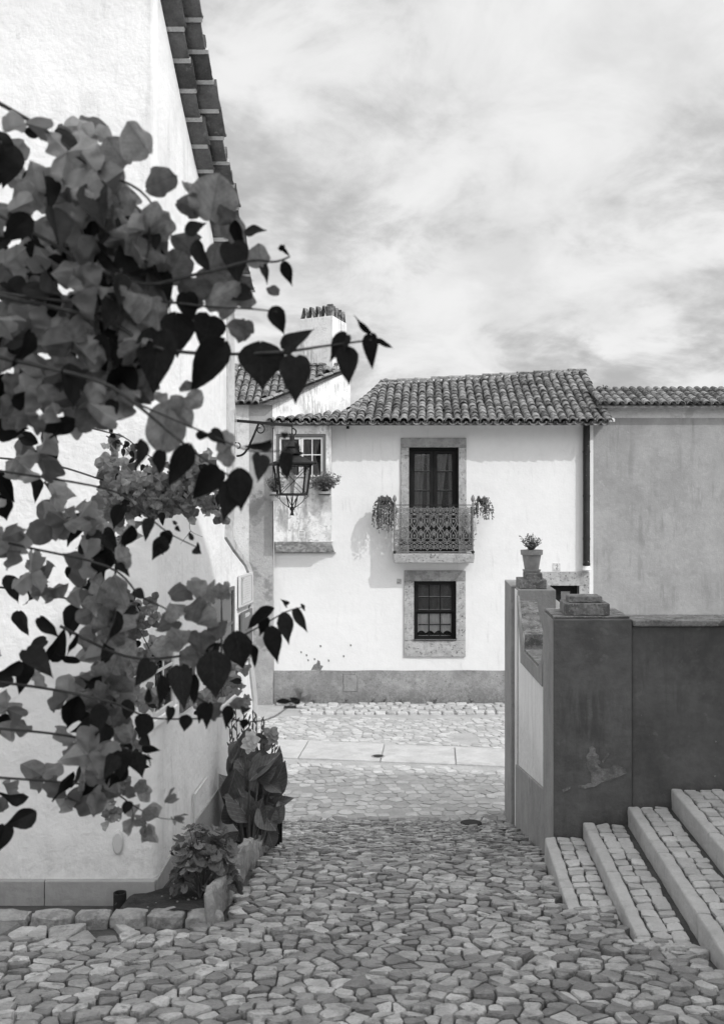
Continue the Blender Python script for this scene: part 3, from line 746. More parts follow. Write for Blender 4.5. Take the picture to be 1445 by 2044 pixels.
# foot band
b = MB(); b.prism([(7.86, zg(7.86)), (7.86, A(1096, 1583)[1]), (11.2, A(1033.5, 1525)[1]), (11.2, zg(11.2))], gp, -.03, .0)
b.build('foot_band', M['band_paint'], gw, bevel=.006)
# near pier with stepped cap (and the dark front wall running off to the right)
def pier(name, y0, y1, w, zt, par, m, loc):
    b = MB(); b.hexa([gp(y0, loc, -.035), gp(y0, loc, w), gp(y1, loc, w), gp(y1, loc, -.035), gp(y0, zt, -.035), gp(y0, zt, w), gp(y1, zt, w), gp(y1, zt, -.035)])
    return b.build(name, m, par, bevel=.010)
near = pier('near_pier', 7.2, 7.92, .56, -.782, gw, M['dark_paint'], zg(7.9))
def pierblock(par, y0, y1, w0, w1, z0, z1, name='cap_block', m='cap_stone'):
    b = MB(); b.hexa([gp(y0, z0, w0), gp(y0, z0, w1), gp(y1, z0, w1), gp(y1, z0, w0), gp(y0, z1, w0), gp(y0, z1, w1), gp(y1, z1, w1), gp(y1, z1, w0)])
    return roughen(b.build(name, M[m], par, bevel=.006), 2, .0025, 8, y0*3, .002)
zz_ = lambda L: [(1000+x/4.645, 1380+y/4.645) for x, y in L]
flatpatch(zz_([(820,530),(850,512),(878,535),(870,570),(905,600),(900,640),(925,655),(920,675),(890,670),(900,700),(940,720),(1000,720),(1040,685),(1083,690),(1150,720),(1160,760),(1083,800),(1000,830),(930,850),(860,890),(780,905),(715,895),(712,872),(780,868),(835,850),(835,770),(800,700),(790,640),(795,590),(822,570)]), 7.198, .003, 1.0, 4, 'peeled', near)
flatpatch(zz_([(935,650),(985,575),(1000,570),(1000,590),(945,668)]), 7.198, .003, .5, 5, 'peeled', near)
flatpatch(zz_([(565,915),(640,885),(642,905),(575,938)]), 7.198, .003, .5, 6, 'peeled', near)
# side facing of the pier, in a paler grey than its front
b = MB(); b.hexa([gp(7.205, zg(7.9), -.041), gp(7.205, zg(7.9), -.0355), gp(7.915, zg(7.9), -.0355), gp(7.915, zg(7.9), -.041), gp(7.205, -.79, -.041), gp(7.205, -.79, -.0355), gp(7.915, -.79, -.0355), gp(7.915, -.79, -.041)])
b.build('pale_facing', M['band_paint'], near)
pierblock(near, 7.25, 7.87, -.03, .55, -.780, -.764, 'cap_slab')
bw_ = 89/FPX*7.27
pierblock(near, 7.28, 7.66, .065, .065+bw_, -.762, -.672)
pierblock(near, 7.34, 7.60, .105, .105+65/FPX*7.35, -.670, -.622)
# far pier
zt = -144/FPX*11.4
b = MB(); b.hexa([gp(11.15, zg(12.5), .0), gp(11.15, zg(12.5), .44), gp(12.3, zg(12.5), .44), gp(12.3, zg(12.5), .0), gp(11.15, zt, .0), gp(11.15, zt, .44), gp(12.3, zt, .44), gp(12.3, zt, .0)])
far = b.build('far_pier', M['band_paint'], gw, bevel=.012)
b = MB(); b.hexa([gp(11.21, zg(12.5), -.012), gp(11.21, zg(12.5), -.001), gp(11.6, zg(12.5), -.001), gp(11.6, zg(12.5), -.012), gp(11.21, zt-.02, -.012), gp(11.21, zt-.02, -.001), gp(11.6, zt-.02, -.001), gp(11.6, zt-.02, -.012)])
b.build('white_facing', M['white'], far)
b = MB(); b.hexa([gp(11.62, zg(12.9), -.055), gp(11.62, zg(12.9), .1), gp(12.85, zg(12.9), .1), gp(12.85, zg(12.9), -.055), gp(11.62, zt+.004, -.055), gp(11.62, zt+.004, .1), gp(12.85, zt+.004, .1), gp(12.85, zt+.004, -.055)])
b.build('corner_pilaster', M['band_paint'], far, bevel=.01)
x0 = P(1036, 1170, 11.3).x-(.85+.088*11.3); 
pierblock(far, 11.22, 11.8, x0, x0+.32, zt+.002, zt+.11)
pierblock(far, 11.28, 11.66, x0+.075, x0+.075+.20, zt+.112, zt+.185)
# side shoulder sloping off the far pier (white, seen between the piers)
b = MB(); sh = [(0, 0), (.42, 0), (.42, -.18), (.30, -.24), (.16, -.42), (0, -.62)]
q = [(.44, zt-.12), (.50, zt-.16), (.56, zt-.34), (.60, zt-.60), (.95, zt-.70), (.95, zg(12)), (.44, zg(12))]
b.add([gp(11.3, z, u) for u, z in q]+[gp(11.6, z, u) for u, z in q], [tuple(range(6, -1, -1)), tuple(range(7, 14))]+[(i, (i+1) % 7, 7+(i+1) % 7, 7+i) for i in range(7)])
b.build('white_shoulder', M['white'], gw)
# dark front wall to the right of the near pier
dw = thing('front_wall', (2.6, 7.35, S_Z[2]), 'dark painted wall running right from the near pier behind the side steps', 'wall')
b = MB(); b.box(.85+.088*7.2+.565, 6.48, 7.23, 7.60, 0.9, CAMZ-.84); fw_ = b.build('wall', M['dark_paint'], dw, bevel=.01)
b = MB(); b.box(.85+.088*7.2+.57, 6.48, 7.20, 7.63, CAMZ-.838, CAMZ-.79); b.build('coping', M['cap_stone'], dw, bevel=.01)

# ------------------------------------------------------------------ terracotta pot on the far pier
def pot(t, r, h, rim=.22, m='terracotta', saucer=True):
    b = MB(); b.lathe((0, 0, 0), [(0, .012), (r*.60, .012), (r*.85, h*(1-rim)), (r*.85, h*(1-rim)+.001)], 24); b.build('body', M[m], t, smooth=True, local=True)
    b = MB(); b.lathe((0, 0, 0), [(r*.84, h*(1-rim)), (r*.98, h*(1-rim)), (r*1.0, h), (r*.90, h), (r*.86, h*.92), (0, h*.90)], 24); b.build('rim', M[m], t, local=True)
    b = MB(); b.lathe((0, 0, 0), [(0, h*.905), (r*.85, h*.93), (0, h*.96)], 16); b.build('soil', M['soil'], t, local=True)
    if saucer:
        b = MB(); b.lathe((0, 0, 0), [(0, 0), (r*.72, 0), (r*.84, .03), (r*.80, .034), (r*.68, .012)], 24); b.build('saucer', M[m], t, local=True)
pb = P(1061, 1144, 11.45); pz = CAMZ+zt+.187
pt_ = thing('terracotta_pot', (pb.x, 11.45, pz), 'terracotta pot on its saucer on top of the far pier of the garden wall', 'flower pot')
pot(pt_, .134, .27)
# ------------------------------------------------------------------ the house across the street
YH = 21.0
ho = thing('tiled_house', (1.6, YH, 0), 'long white house with an iron balcony and a barrel tiled roof across the street', 'house')
def fx(px, Y=YH): return (px-722.5)/FPX*Y
def fz(py, Y=YH): return (1030-py)/FPX*Y+CAMZ
def wallgrid(x0, x1, z0, z1, holes, y, depth, wob=0.0, step=.5):
    xs = {x0, x1}; zs_ = {z0, z1}
    for a, c, d, e in holes: xs |= {a, c}; zs_ |= {d, e}
    def dens(s):
        s = sorted(s); o = []
        for i in range(len(s)-1):
            n = max(1, int((s[i+1]-s[i])/step)); o += [s[i]+(s[i+1]-s[i])*k/n for k in range(n)]
        return o+[s[-1]]
    xs = dens(xs); zs_ = dens(zs_); b = MB(); idx = {}
    def vid(i, j, yy):
        k = (i, j, yy)
        if k not in idx:
            x, z = xs[i], zs_[j]; w = 0
            if wob and yy == y: w = wob*mnoise.noise(Vector((x*.7, z*.7, 1.7)))
            idx[k] = len(b.v); b.v.append((x, yy+w, z))
        return idx[k]
    def solid(i, j):
        if i < 0 or j < 0 or i >= len(xs)-1 or j >= len(zs_)-1: return False
        cx, cz = (xs[i]+xs[i+1])/2, (zs_[j]+zs_[j+1])/2
        return not any(a < cx < c and d < cz < e for a, c, d, e in holes)
    for i in range(len(xs)-1):
        for j in range(len(zs_)-1):
            if not solid(i, j): continue
            b.f.append((vid(i,j,y), vid(i+1,j,y), vid(i+1,j+1,y), vid(i,j+1,y)))
            if not solid(i-1, j): b.f.append((vid(i,j,y), vid(i,j+1,y), vid(i,j+1,y+depth), vid(i,j,y+depth)))
            if not solid(i+1, j): b.f.append((vid(i+1,j+1,y), vid(i+1,j,y), vid(i+1,j,y+depth), vid(i+1,j+1,y+depth)))
            if not solid(i, j-1): b.f.append((vid(i+1,j,y), vid(i,j,y), vid(i,j,y+depth), vid(i+1,j,y+depth)))
            if not solid(i, j+1): b.f.append((vid(i,j+1,y), vid(i+1,j+1,y), vid(i+1,j+1,y+depth), vid(i,j+1,y+depth)))
    return b
HFW = (fx(816), fx(915), fz(1104), fz(893))        # balcony door
HLW = (fx(826), fx(910), fz(1278), fz(1160))       # lower window
HDR = (fx(1077), fx(1155), 0.0, fz(1169))          # street door
HX0, HX1 = fx(547), fx(1184)
ZE = fz(846)
b = wallgrid(HX0, HX1, 0, ZE+.12, [HFW, HLW, HDR], YH, .32, wob=.018)
b.build('wall', M['white_main'], ho)
MB().box(HX1-.25, HX1-.002, YH+.33, YH+3.4, 0, ZE).build('side_wall', M['white_main'], ho)
MB().box(HX0, HX1, YH+3.3, YH+3.5, 0, ZE).build('back_wall', M['white_main'], ho)
MB().box(HX0+.1, HX1-.26, YH+.9, YH+.95, .05, ZE-.1).build('inner_wall', M['void'], ho)
# plinth, slightly proud, with a small hatch
hx0, hx1, hz0, hz1 = fx(688), fx(713), fz(1378), fz(1346)
pz1 = fz(1338.5)
b = MB(); top = []
n = 26
xs = [HX0+.0+(HDR[0]-HX0)*i/n for i in range(n+1)]
for i in range(n):
    za = pz1+.012*mnoise.noise(Vector((xs[i]*1.5, 0, 0))); zb_ = pz1+.012*mnoise.noise(Vector((xs[i+1]*1.5, 0, 0)))
    b.hexa([(xs[i], YH-.022, -.05), (xs[i+1], YH-.022, -.05), (xs[i+1], YH-.0, -.05), (xs[i], YH-.0, -.05), (xs[i], YH-.022, za), (xs[i+1], YH-.022, zb_), (xs[i+1], YH-.0, zb_), (xs[i], YH-.0, za)])
b.build('plinth', M['plinth_main'], ho)
MB().box(HDR[1], HX1, YH-.022, YH-0, -.05, pz1).build('plinth', M['plinth_main'], ho)
b = MB()
for q in [(hx0-.02, hx0, hz0-.02, hz1+.02), (hx1, hx1+.02, hz0-.02, hz1+.02), (hx0, hx1, hz1, hz1+.02), (hx0, hx1, hz0-.02, hz0)]: b.box(q[0], q[1], YH-.038, YH-.020, q[2], q[3])
h = b.build('hatch_frame', M['limestone_grey'], ho); MB().box(hx0, hx1, YH-.030, YH-.021, hz0, hz1).build('hatch', M['plinth_main'], h)
def surround(hole, jw0, jw1, lz, sz, mats, par, prd=.045):
    x0, x1, z0, z1 = hole; y = YH
    bx = lambda nme, a, c, d, e, m: MB().box(a, c, y-prd, y+.10, d, e).build(nme, M[m], par, bevel=.008)
    bx('lintel', x0-jw0, x1+jw1, z1, z1+lz, mats[0])
    bx('jamb', x0-jw0, x0-.0, z0, z1-.003, mats[1]); bx('jamb', x1, x1+jw1, z0, z1-.003, mats[1])
    if sz: bx('sill', x0-jw0, x1+jw1, z0-sz, z0-.003, mats[1])
flatpatch([(621, 1338), (626, 1328), (633, 1324), (634, 1318), (638, 1320), (639, 1328), (645, 1330), (640, 1338)], 20.995, .006, .6, 3, 'peeled', ho)
for k_, (x_, y_) in enumerate([(601, 1302), (612, 1308), (615, 1318), (628, 1316), (656, 1319), (700, 1288), (686, 1310), (640, 1290)]):
    flatpatch([(x_-1.6, y_-2), (x_+1.2, y_-1.5), (x_+1.8, y_+2), (x_-1, y_+2.2)], 20.995, .006, .3, k_, 'peeled', ho)
# ---- balcony door
fw = MB(); x0, x1, z0, z1 = HFW; yf = YH+.14
win = MB(); win.box(x0, x0+.05, yf-.05, yf+.05, z0, z1); win.box(x1-.05, x1, yf-.05, yf+.05, z0, z1); win.box(x0+.05, x1-.05, yf-.05, yf+.05, z1-.055, z1)
fd = win.build('balcony_door', M['dark_wood'], ho, bevel=.004)
tag(fd, 'dark glazed double door behind the balcony railing')
surround(HFW, fx(816)-fx(800), fx(930.5)-fx(915), fz(874)-fz(893), 0, ('limestone_grey', 'limestone'), fd)
mid = fx(866)
for (a, c) in ((x0+.052, mid-.004), (mid+.004, x1-.052)):
    st = .105; leaf = MB(); za, zb_ = z0+.02, z1-.06
    leaf.box(a, a+st*.75, yf-.02, yf+.025, za, zb_); leaf.box(c-st*.75, c, yf-.02, yf+.025, za, zb_)
    ix0, ix1 = a+st*.75, c-st*.75
    zr = [fz(1104)+.02, fz(1052), fz(1016), fz(979), fz(940.5), fz(904.5)]
    leaf.box(ix0, ix1, yf-.02, yf+.025, zb_-(zb_-zr[5]), zb_)
    leaf.box(ix0, ix1, yf-.02, yf+.025, za, zr[1]+.02)
    lf = leaf.build('door_leaf', M['dark_wood'], fd, bevel=.005)
    bars = MB()
    for zc in zr[2:5]: bars.box(ix0, ix1, yf-.018, yf+.02, zc-.016, zc+.016)
    tag(bars.build('glazing_bars', M['dark_wood'], fd, bevel=.003), kind='stuff')
    put = MB()
    for zc in zr[2:5]: put.box(ix0, ix1, yf-.0235, yf-.0185, zc+.010, zc+.0155)
    tag(put.build('putty_lines', M['iron_pale'], fd), kind='stuff')
    for k in range(1, 5):
        MB().box(ix0, ix1, yf+.0, yf+.004, zr[k]+.018, zr[k+1]-.014).build('pane', M['glass'], fd)
def curtain(xa, xb, za, zb_, y, folds, par, m='curtain_dim', amp=.02, scallop=0, seed=1, gather=None):
    rn = random.Random(seed); b = MB(); nx = folds*8; nz_ = 8
    for j in range(nz_+1):
        for i in range(nx+1):
            u = i/nx; v = j/nz_; x = xa+(xb-xa)*u; z = za+(zb_-za)*v
            if gather: x = xa+(xb-xa)*(u*(1-gather*(1-abs(v*2-1))**1.0) if gather > 0 else 1-(1-u)*(1+gather*(1-abs(v*2-1))))
            if scallop and j == 0: z += abs(math.sin(u*math.pi*scallop))*.06
            b.v.append((x, y+amp*math.sin(u*folds*6.28+math.sin(u*9+seed))+amp*.3*math.sin(u*13+v*2), z))
    for j in range(nz_):
        for i in range(nx): b.f.append((j*(nx+1)+i, j*(nx+1)+i+1, (j+1)*(nx+1)+i+1, (j+1)*(nx+1)+i))
    return b.build('curtain', M[m], par, smooth=True)
curtain(x0+.13, x0+.36, z0, z1-.1, yf+.10, 2, fd, seed=1, gather=.25); curtain(x0+.42, mid-.05, z0, z1-.1, yf+.12, 1, fd, seed=2)
curtain(mid+.06, mid+.32, z0, z1-.1, yf+.10, 2, fd, seed=3, gather=.5); curtain(x1-.2, x1-.08, z0, z1-.1, yf+.10, 1, fd, seed=4)
# ---- balcony
YB = YH-.50
bx0, bx1 = fx(785, YB), fx(948, YB)
bal = thing('balcony', ((bx0+bx1)/2, YH, fz(1105, YB)), 'stone balcony with scrolled pale iron railing on the white house', 'balcony')
SB = fz(1124, YB); ST = fz(1105.5, YB)
b = MB(); b.hexa([(bx0+.02, YB+.03, SB-.0), (bx1-.02, YB+.03, SB), (bx1-.02, YH-.047, SB), (bx0+.02, YH-.047, SB), (bx0, YB, ST), (bx1, YB, ST), (bx1, YH-.047, ST), (bx0, YH-.047, ST)])
b.build('slab', M['limestone'], bal, bevel=.015, segs=3)
yr = YB+.05; rx0, rx1 = bx0+.03, bx1-.04; RZ0, RZ1 = ST+.04, fz(1008, YB)
def spiral(cu, cv, r0, turns, a0, sgn=1, n=16, r1=.0):
    return [(cu+(r0+(r1-r0)*i/n)*math.cos(a0+sgn*turns*6.283*i/n), cv+(r0+(r1-r0)*i/n)*math.sin(a0+sgn*turns*6.283*i/n)) for i in range(n+1)]
def motif_curves():
    C = []                                        # u in -.5..+.5 of a cell, v in 0..1 of the height; du/dv real sizes handled later
    def mir(c): C.append(c); C.append([(-u, v) for u, v in c])
    def mirv(c): mir(c); mir([(u, 1-v) for u, v in c])
    W = .288; H = 1.0
    sp = lambda cu, cv, r, t, a, s, n=14: [(cu+x/W, cv+y/H) for x, y in spiral(0, 0, r, t, a, s, n, r*.18)]
    # outer scroll pairs at top / bottom
    mirv(sp(.30, .905, .046, 1.3, 2.6, -1)+[])
    mirv([(.0, .985), (.10, .95), (.16, .90), (.17, .86), (.10, .825), (0, .83)])
    mirv([(.17, .87), (.25, .855), (.36, .83), (.5, .83)])
    mirv(sp(.29, .755, .048, 1.5, 1.4, -1))
    mirv([(0, .80), (.12, .795), (.2, .80), (.30, .803)])
    mirv([(.5, .83), (.5, .86), (.46, .93), (.5, .97)])
    # heart
    mirv([(0, .70), (.06, .725), (.14, .72), (.19, .685), (.18, .64), (.10, .585), (0, .54)])
    mirv([(0, .54), (-.10, .495), (-.22, .46)])
    # uprights and crossing lattice
    mirv([(.24, .71), (.26, .66), (.26, .565), (.16, .52), (.02, .455)])
    mirv([(.40, .70), (.40, .60), (.5, .555)])
    mirv([(.26, .62), (.5, .52)])
    mirv([(.5, .66), (.44, .625), (.5, .59)])
    mirv([(0, .68), (.05, .655), (0, .63)])
    mirv([(.04, .93), (.045, .88), (0, .865)])
    mir([(.0, .5), (.07, .53), (.1, .5), (.07, .47), (0, .5)])
    return C
MC = motif_curves()
def scroll_mesh(w, h, r=.0075):
    b = MB()
    for c in MC:
        p = [Vector((u*w, 0, v*h)) for u, v in c]
        b.tube(p, r, 4, cap=False)
    for (u, v) in ((0, .5), (.5, .62), (.5, .38), (0, .66), (0, .34), (.5, .80), (.5, .2), (0, .81), (0, .19), (0, .9), (0, .1)):
        b.obox((u*w, 0, v*h), (.016, 0, 0), (0, .004, 0), (0, 0, .017))
    return b.mesh('scroll_panel', M['iron_pale'])
nc = 6; cw = (rx1-rx0)/nc; ch = RZ1-RZ0-.03
sm = scroll_mesh(cw, ch); o0 = wloc(bal)
for k in range(nc): link('scroll_panel', sm, bal, (rx0+cw*(k+.5)-o0.x, yr-o0.y, RZ0+.015-o0.z))
dside = (YH-.04-yr); sm2 = scroll_mesh(dside/3, ch, .0095)
for X in (rx0, rx1):
    for k in range(3):
        o = link('scroll_panel', sm2, bal, (X-o0.x, yr+dside*(k+.5)/3-o0.y, RZ0+.015-o0.z)); o.rotation_euler = (0, 0, R(90))
b = MB(); b.bar((rx0, yr, RZ1), (rx1, yr, RZ1), .035, .016)
b.build('handrail', M['iron'], bal)
b = MB()
for X in (rx0, rx1): b.bar((X, yr+.02, RZ1), (X, YH-.04, RZ1), .03, .016)
b.build('handrail', M['iron'], bal)
b = MB(); b.bar((rx0, yr, RZ0), (rx1, yr, RZ0), .02, .016)
for X in (rx0, rx1): b.bar((X, yr+.012, RZ0), (X, YH-.04, RZ0), .02, .016)
b.build('bottom_rail', M['iron_pale'], bal)
for X in (rx0, rx1):
    b = MB(); b.bar((X, yr, ST), (X, yr, RZ1+.02), .024, .024); b.build('corner_post', M['iron_pale'], bal)
    b = MB(); b.lathe((X, yr, RZ1+.02), [(.01, 0), (.03, .01), (.012, .03), (.02, .05), (.042, .09), (.045, .12), (.03, .165), (.008, .20), (0, .21)], 10); b.build('finial', M['iron_pale'], bal)
    b = MB(); b.lathe((X, yr-.02, ST+.0), [(.02, 0), (.034, .02), (.034, .05), (.015, .07)], 10); b.build('foot_knob', M['iron'], bal)
b = MB(); b.bar(((rx0+rx1)/2, yr, ST), ((rx0+rx1)/2, yr, RZ0), .02, .02); b.build('foot_post', M['iron_pale'], bal)
# ---- lower window
x0, x1, z0, z1 = HLW; yf = YH+.10
win = MB(); f = .045
win.box(x0, x0+f, yf-.05, yf+.06, z0, z1); win.box(x1-f, x1, yf-.05, yf+.06, z0, z1); win.box(x0+f, x1-f, yf-.05, yf+.06, z1-f, z1); win.box(x0-.01, x1+.01, yf-.17, yf+.06, z0-.0, z0+.035)
lw_ = win.build('window', M['dark_wood'], ho, bevel=.004); tag(lw_, 'dark sash window with a scalloped white curtain in its lower half')
surround(HLW, fx(826)-fx(806.5), fx(929)-fx(910), fz(1139)-fz(1160), fz(1278)-fz(1311), ('limestone_grey', 'limestone'), lw_, prd=.04)
MB().box(x0-.01, x1+.01, yf-.173, yf-.168, z0+.014, z0+.026).build('sill_edge', M['iron_pale'], lw_)
zm = fz(1220)
def sash(za, zb_, y, nme='sash'):
    s = MB(); a, c = x0+f+.002, x1-f-.002; st = .045
    s.box(a, a+st, y-.018, y+.018, za, zb_); s.box(c-st, c, y-.018, y+.018, za, zb_); s.box(a+st, c-st, y-.018, y+.018, zb_-.045, zb_); s.box(a+st, c-st, y-.018, y+.018, za, za+.05)
    ia, ic, ja, jc = a+st, c-st, za+.05, zb_-.045
    w = .018
    for k in (1, 2): xx = ia+(ic-ia)*k/3; s.box(xx-w/2-.004, xx+w/2+.004, y-.014, y+.014, ja, jc)
    zz = (ja+jc)/2
    for k in range(3): s.box(ia+(ic-ia)*k/3+.014, ia+(ic-ia)*(k+1)/3-.014, y-.0135, y+.0135, zz-.012, zz+.012)
    so = s.build(nme, M['dark_wood'], lw_)
    p = MB()
    for k in range(3):
        for q in (ja, zz+.012): p.box(ia+(ic-ia)*k/3+.015, ia+(ic-ia)*(k+1)/3-.015, y-.021, y-.015, q, q+.008)
    tag(p.build('putty_lines', M['iron_pale'], lw_), kind='stuff')
    for k in range(3):
        for (q0, q1) in ((ja, zz-.012), (zz+.012, jc)):
            MB().box(ia+(ic-ia)*k/3+.013, ia+(ic-ia)*(k+1)/3-.013, y-.002, y+.002, q0, q1).build('pane', M['glass'], lw_)
sash(zm-.02, z1-f-.002, yf-.02); sash(z0+.036, zm-.024, yf+.03)
curtain(x0+.08, x1-.08, z0+.13, zm-.02, yf+.085, 5, lw_, m='curtain', scallop=4, amp=.012, seed=6)
curtain(x0+.08, x1-.08, zm, z1-.08, yf+.12, 4, lw_, m='curtain_dim', amp=.02, seed=7)
# ---- street door
x0, x1, z0, z1 = HDR; yf = YH+.16
win = MB(); win.box(x0, x0+.06, yf-.04, yf+.04, z0, z1); win.box(x1-.06, x1, yf-.04, yf+.04, z0, z1); win.box(x0+.06, x1-.06, yf-.04, yf+.04, z1-.06, z1)
dr = win.build('street_door', M['dark_wood'], ho, bevel=.004)
surround(HDR, .22, fx(1175.5)-fx(1155), fz(1141)-fz(1169), 0, ('limestone', 'limestone'), dr, prd=.05)
b = MB(); mid = (x0+x1)/2; b.box(x0+.06, x1-.06, yf-.015, yf+.02, z0, fz(1290)); b.box(mid-.06, mid+.06, yf-.02, yf+.022, fz(1290), z1-.06)
b.box(x0+.06, x0+.13, yf-.015, yf+.02, fz(1290), z1-.06); b.box(x1-.13, x1-.06, yf-.015, yf+.02, fz(1290), z1-.06); b.box(x0+.13, x1-.13, yf-.017, yf+.021, z1-.13, z1-.06)
b.build('door_leaf', M['dark_wood'], dr)
for a, c in ((x0+.13, mid-.06), (mid+.06, x1-.13)):
    MB().box(a, c, yf, yf+.004, fz(1290), z1-.13).build('pane', M['glass'], dr)
    curtain(a+.02, c-.02, fz(1290), fz(1182), yf+.04, 2, dr, m='curtain', amp=.006, seed=3)
# ---- number tile and small plate
t = thing('number_tile', (fx(1111), YH-.0, fz(1139)), 'small glazed tile with the number 2 above the street door', 'house number')
b = MB(); b.box(fx(1103.5), fx(1118.5), YH-.014, YH+.012, fz(1139), fz(1124)); b.build('tile', M['plaque'], t, bevel=.002)
b = MB(); cx = fx(1111); cz = fz(1131.5); w = .006
def flat(mb, pts_, r, y): mb.tube([Vector((cx+u, y, cz+v)) for u, v in pts_], r, 5)
flat(b, [(-.024, .022), (-.018, .038), (0, .046), (.019, .038), (.022, .020), (.010, -.004), (-.010, -.024), (-.026, -.042), (.026, -.042), (.027, -.030)], .0052, YH-.016)
b.build('numeral', M['ink'], t)
b = MB()
for sx in (-1, 1):
    flat(b, [(sx*.070, .070), (sx*.05, .066), (sx*.064, .05), (sx*.066, .03)], .0035, YH-.0155)
    flat(b, [(sx*.070, -.070), (sx*.05, -.066), (sx*.064, -.05), (sx*.066, -.03)], .0035, YH-.0155)
flat(b, [(-.03, -.062), (0, -.068), (.03, -.062)], .005, YH-.0155); flat(b, [(-.03, .064), (0, .069), (.03, .064)], .003, YH-.0155)
tag(b.build('ornament', M['print'], t), kind='stuff')
t = thing('wall_plate', (fx(796), YH, fz(1166)), 'small square meter plate left of the lower stone window surround', 'wall cover')
MB().box(fx(792), fx(801), YH-.012, YH+.015, fz(1166), fz(1155.5)).build('plate', M['limestone'], t, bevel=.003)
# ---- downpipe
t = thing('downpipe', (fx(1171), YH-.12, fz(1131)), 'peeling black downpipe at the right end of the white house', 'drainpipe')
xp, yp = fx(1170.5, YH-.1), YH-.10
b = MB(); b.tube([(xp, yp, fz(848)), (xp, yp, fz(1129))], .075, 14); b.build('pipe', M['pipe'], t, smooth=False)
for py in (902, 990, 1075, 1126):
    MB().lathe((xp, yp, fz(py)), [(.076, -.02), (.084, -.02), (.084, .02), (.076, .02)], 14).build('collar', M['pipe'], t)
b = MB(); b.lathe((xp, yp, fz(1140)), [(.03, 0), (.10, .03), (.07, .12)], 12); b.build('shoe', M['white_wood'], t)
# ------------------------------------------------------------------ tiled roof
def rz(Xe, Yv):
    """roof surface height; Xe = eave position of the row, Yv depth"""
    t = (Yv-20.50)/3.5
    zr = 3.30+.30*max(0, min(1, (Xe-.25)/5.2)) if Xe > .25 else 3.30-.25*(.25-Xe)
    return CAMZ+2.02+(zr-2.02)*(t*.92+.08*t*t)
def row_end(Xe):          # how far back each row runs
    if Xe >= .33: return 24.0
    if Xe > -.27: return 21.6+(Xe+.27)/.60*2.4
    return min(21.5, 20.75+(Xe+1.95)*.50)
def roof_pt(Xe, Yv, up=0): return Vector((Xe+.068*(Yv-20.5), Yv, rz(Xe, Yv)+up))
roof = MB(); rows = []; Xe = -1.98; sp = .192
while Xe < 5.42: rows.append(Xe); Xe += sp
# boarding under the tiles (thin deck), closed at the eave by lime mortar
n = len(rows)
for i in range(n-1):
    a, c = rows[i], rows[i+1]; m_ = 5
    for j in range(m_):
        ya0 = 20.56+(row_end(a)-20.56)*j/m_; ya1 = 20.56+(row_end(a)-20.56)*(j+1)/m_
        yc0 = 20.56+(row_end(c)-20.56)*j/m_; yc1 = 20.56+(row_end(c)-20.56)*(j+1)/m_
        roof.hexa([roof_pt(a, ya0, -.08), roof_pt(c, yc0, -.08), roof_pt(c, yc1, -.08), roof_pt(a, ya1, -.08), roof_pt(a, ya0, -.035), roof_pt(c, yc0, -.035), roof_pt(c, yc1, -.035), roof_pt(a, ya1, -.035)])
rfo = roof.build('roof', M['tile_under'], ho)
back = MB(); back.hexa([roof_pt(.3, 24, -.1), roof_pt(5.4, 24, -.1), (5.9, 27.5, CAMZ+1.9), (.3, 27.5, CAMZ+1.9), roof_pt(.3, 24, -.02), roof_pt(5.4, 24, -.02), (5.9, 27.5, CAMZ+2.0), (.3, 27.5, CAMZ+2.0)])
back.build('rear_slope', M['tile'], rfo)
def barrel(L, r0, r1, rise, thick=.016, seg=7, up=True):
    b = MB(); vs = []
    for (y, r) in ((0, r0), (L, r1)):
        for rr in (r, r-thick):
            for k in range(seg+1):
                a = math.pi*k/seg; vs.append((-math.cos(a)*rr, y, (math.sin(a)*rr*rise) if up else -(math.sin(a)*rr*rise)))
    m_ = seg+1; b.v = vs
    o0_, i0, o1, i1 = 0, m_, 2*m_, 3*m_
    for k in range(seg):
        b.f += [(o0_+k+1, o0_+k, o1+k, o1+k+1), (i0+k, i0+k+1, i1+k+1, i1+k), (o0_+k, o0_+k+1, i0+k+1, i0+k), (o1+k+1, o1+k, i1+k, i1+k+1)]
    b.f += [(o0_, i0, i1, o1), (i0+seg, o0_+seg, o1+seg, i1+seg)]
    return b
TL = .42; course = .285
tm = [barrel(TL, .088*s, .074*s, .95).mesh('roof_tile', M['tile'], smooth=False) for s in (1.0, 1.05, .96)]
rnd_ = random.Random(21); tiles = []; extra = MB()
for ri, Xe in enumerate(rows):
    y = 20.42; k = 0
    while y < row_end(Xe)-.10:
        p0 = roof_pt(Xe, y, .02); p1 = roof_pt(Xe, y+TL, .02)
        tiles.append((Xe, y, p0, p1, k)); y += course*.96*(1 if k else .8); k += 1
def place(p0, p1, roll, lift0=.02, lift1=-.002):
    ydir = ((p1+Vector((0, 0, lift1)))-(p0+Vector((0, 0, lift0)))).normalized(); xdir = ydir.cross(Vector((0, 0, 1))).normalized(); zdir = xdir.cross(ydir)
    m_ = Matrix((xdir, ydir, zdir)).transposed().to_4x4(); m_ = m_ @ Matrix.Rotation(roll, 4, 'Y'); m_.translation = p0+Vector((0, 0, lift0)); return m_
orf = wloc(rfo)
tiles.sort(key=lambda t: t[1])
for i, (Xe, y, p0, p1, k) in enumerate(tiles):
    j = Vector((rnd_.gauss(0, .010), rnd_.gauss(0, .014), rnd_.gauss(0, .005))); j2 = Vector((rnd_.gauss(0, .006), 0, rnd_.gauss(0, .003)))
    m_ = place(p0+j, p1+j2, rnd_.gauss(0, .09)); me = tm[rnd_.randrange(3)]
    if i < 300:
        m_.translation -= orf; link('roof_tile', me, rfo, M=m_)
    else:
        extra.add([m_ @ v.co for v in me.vertices], [tuple(p.vertices) for p in me.polygons])
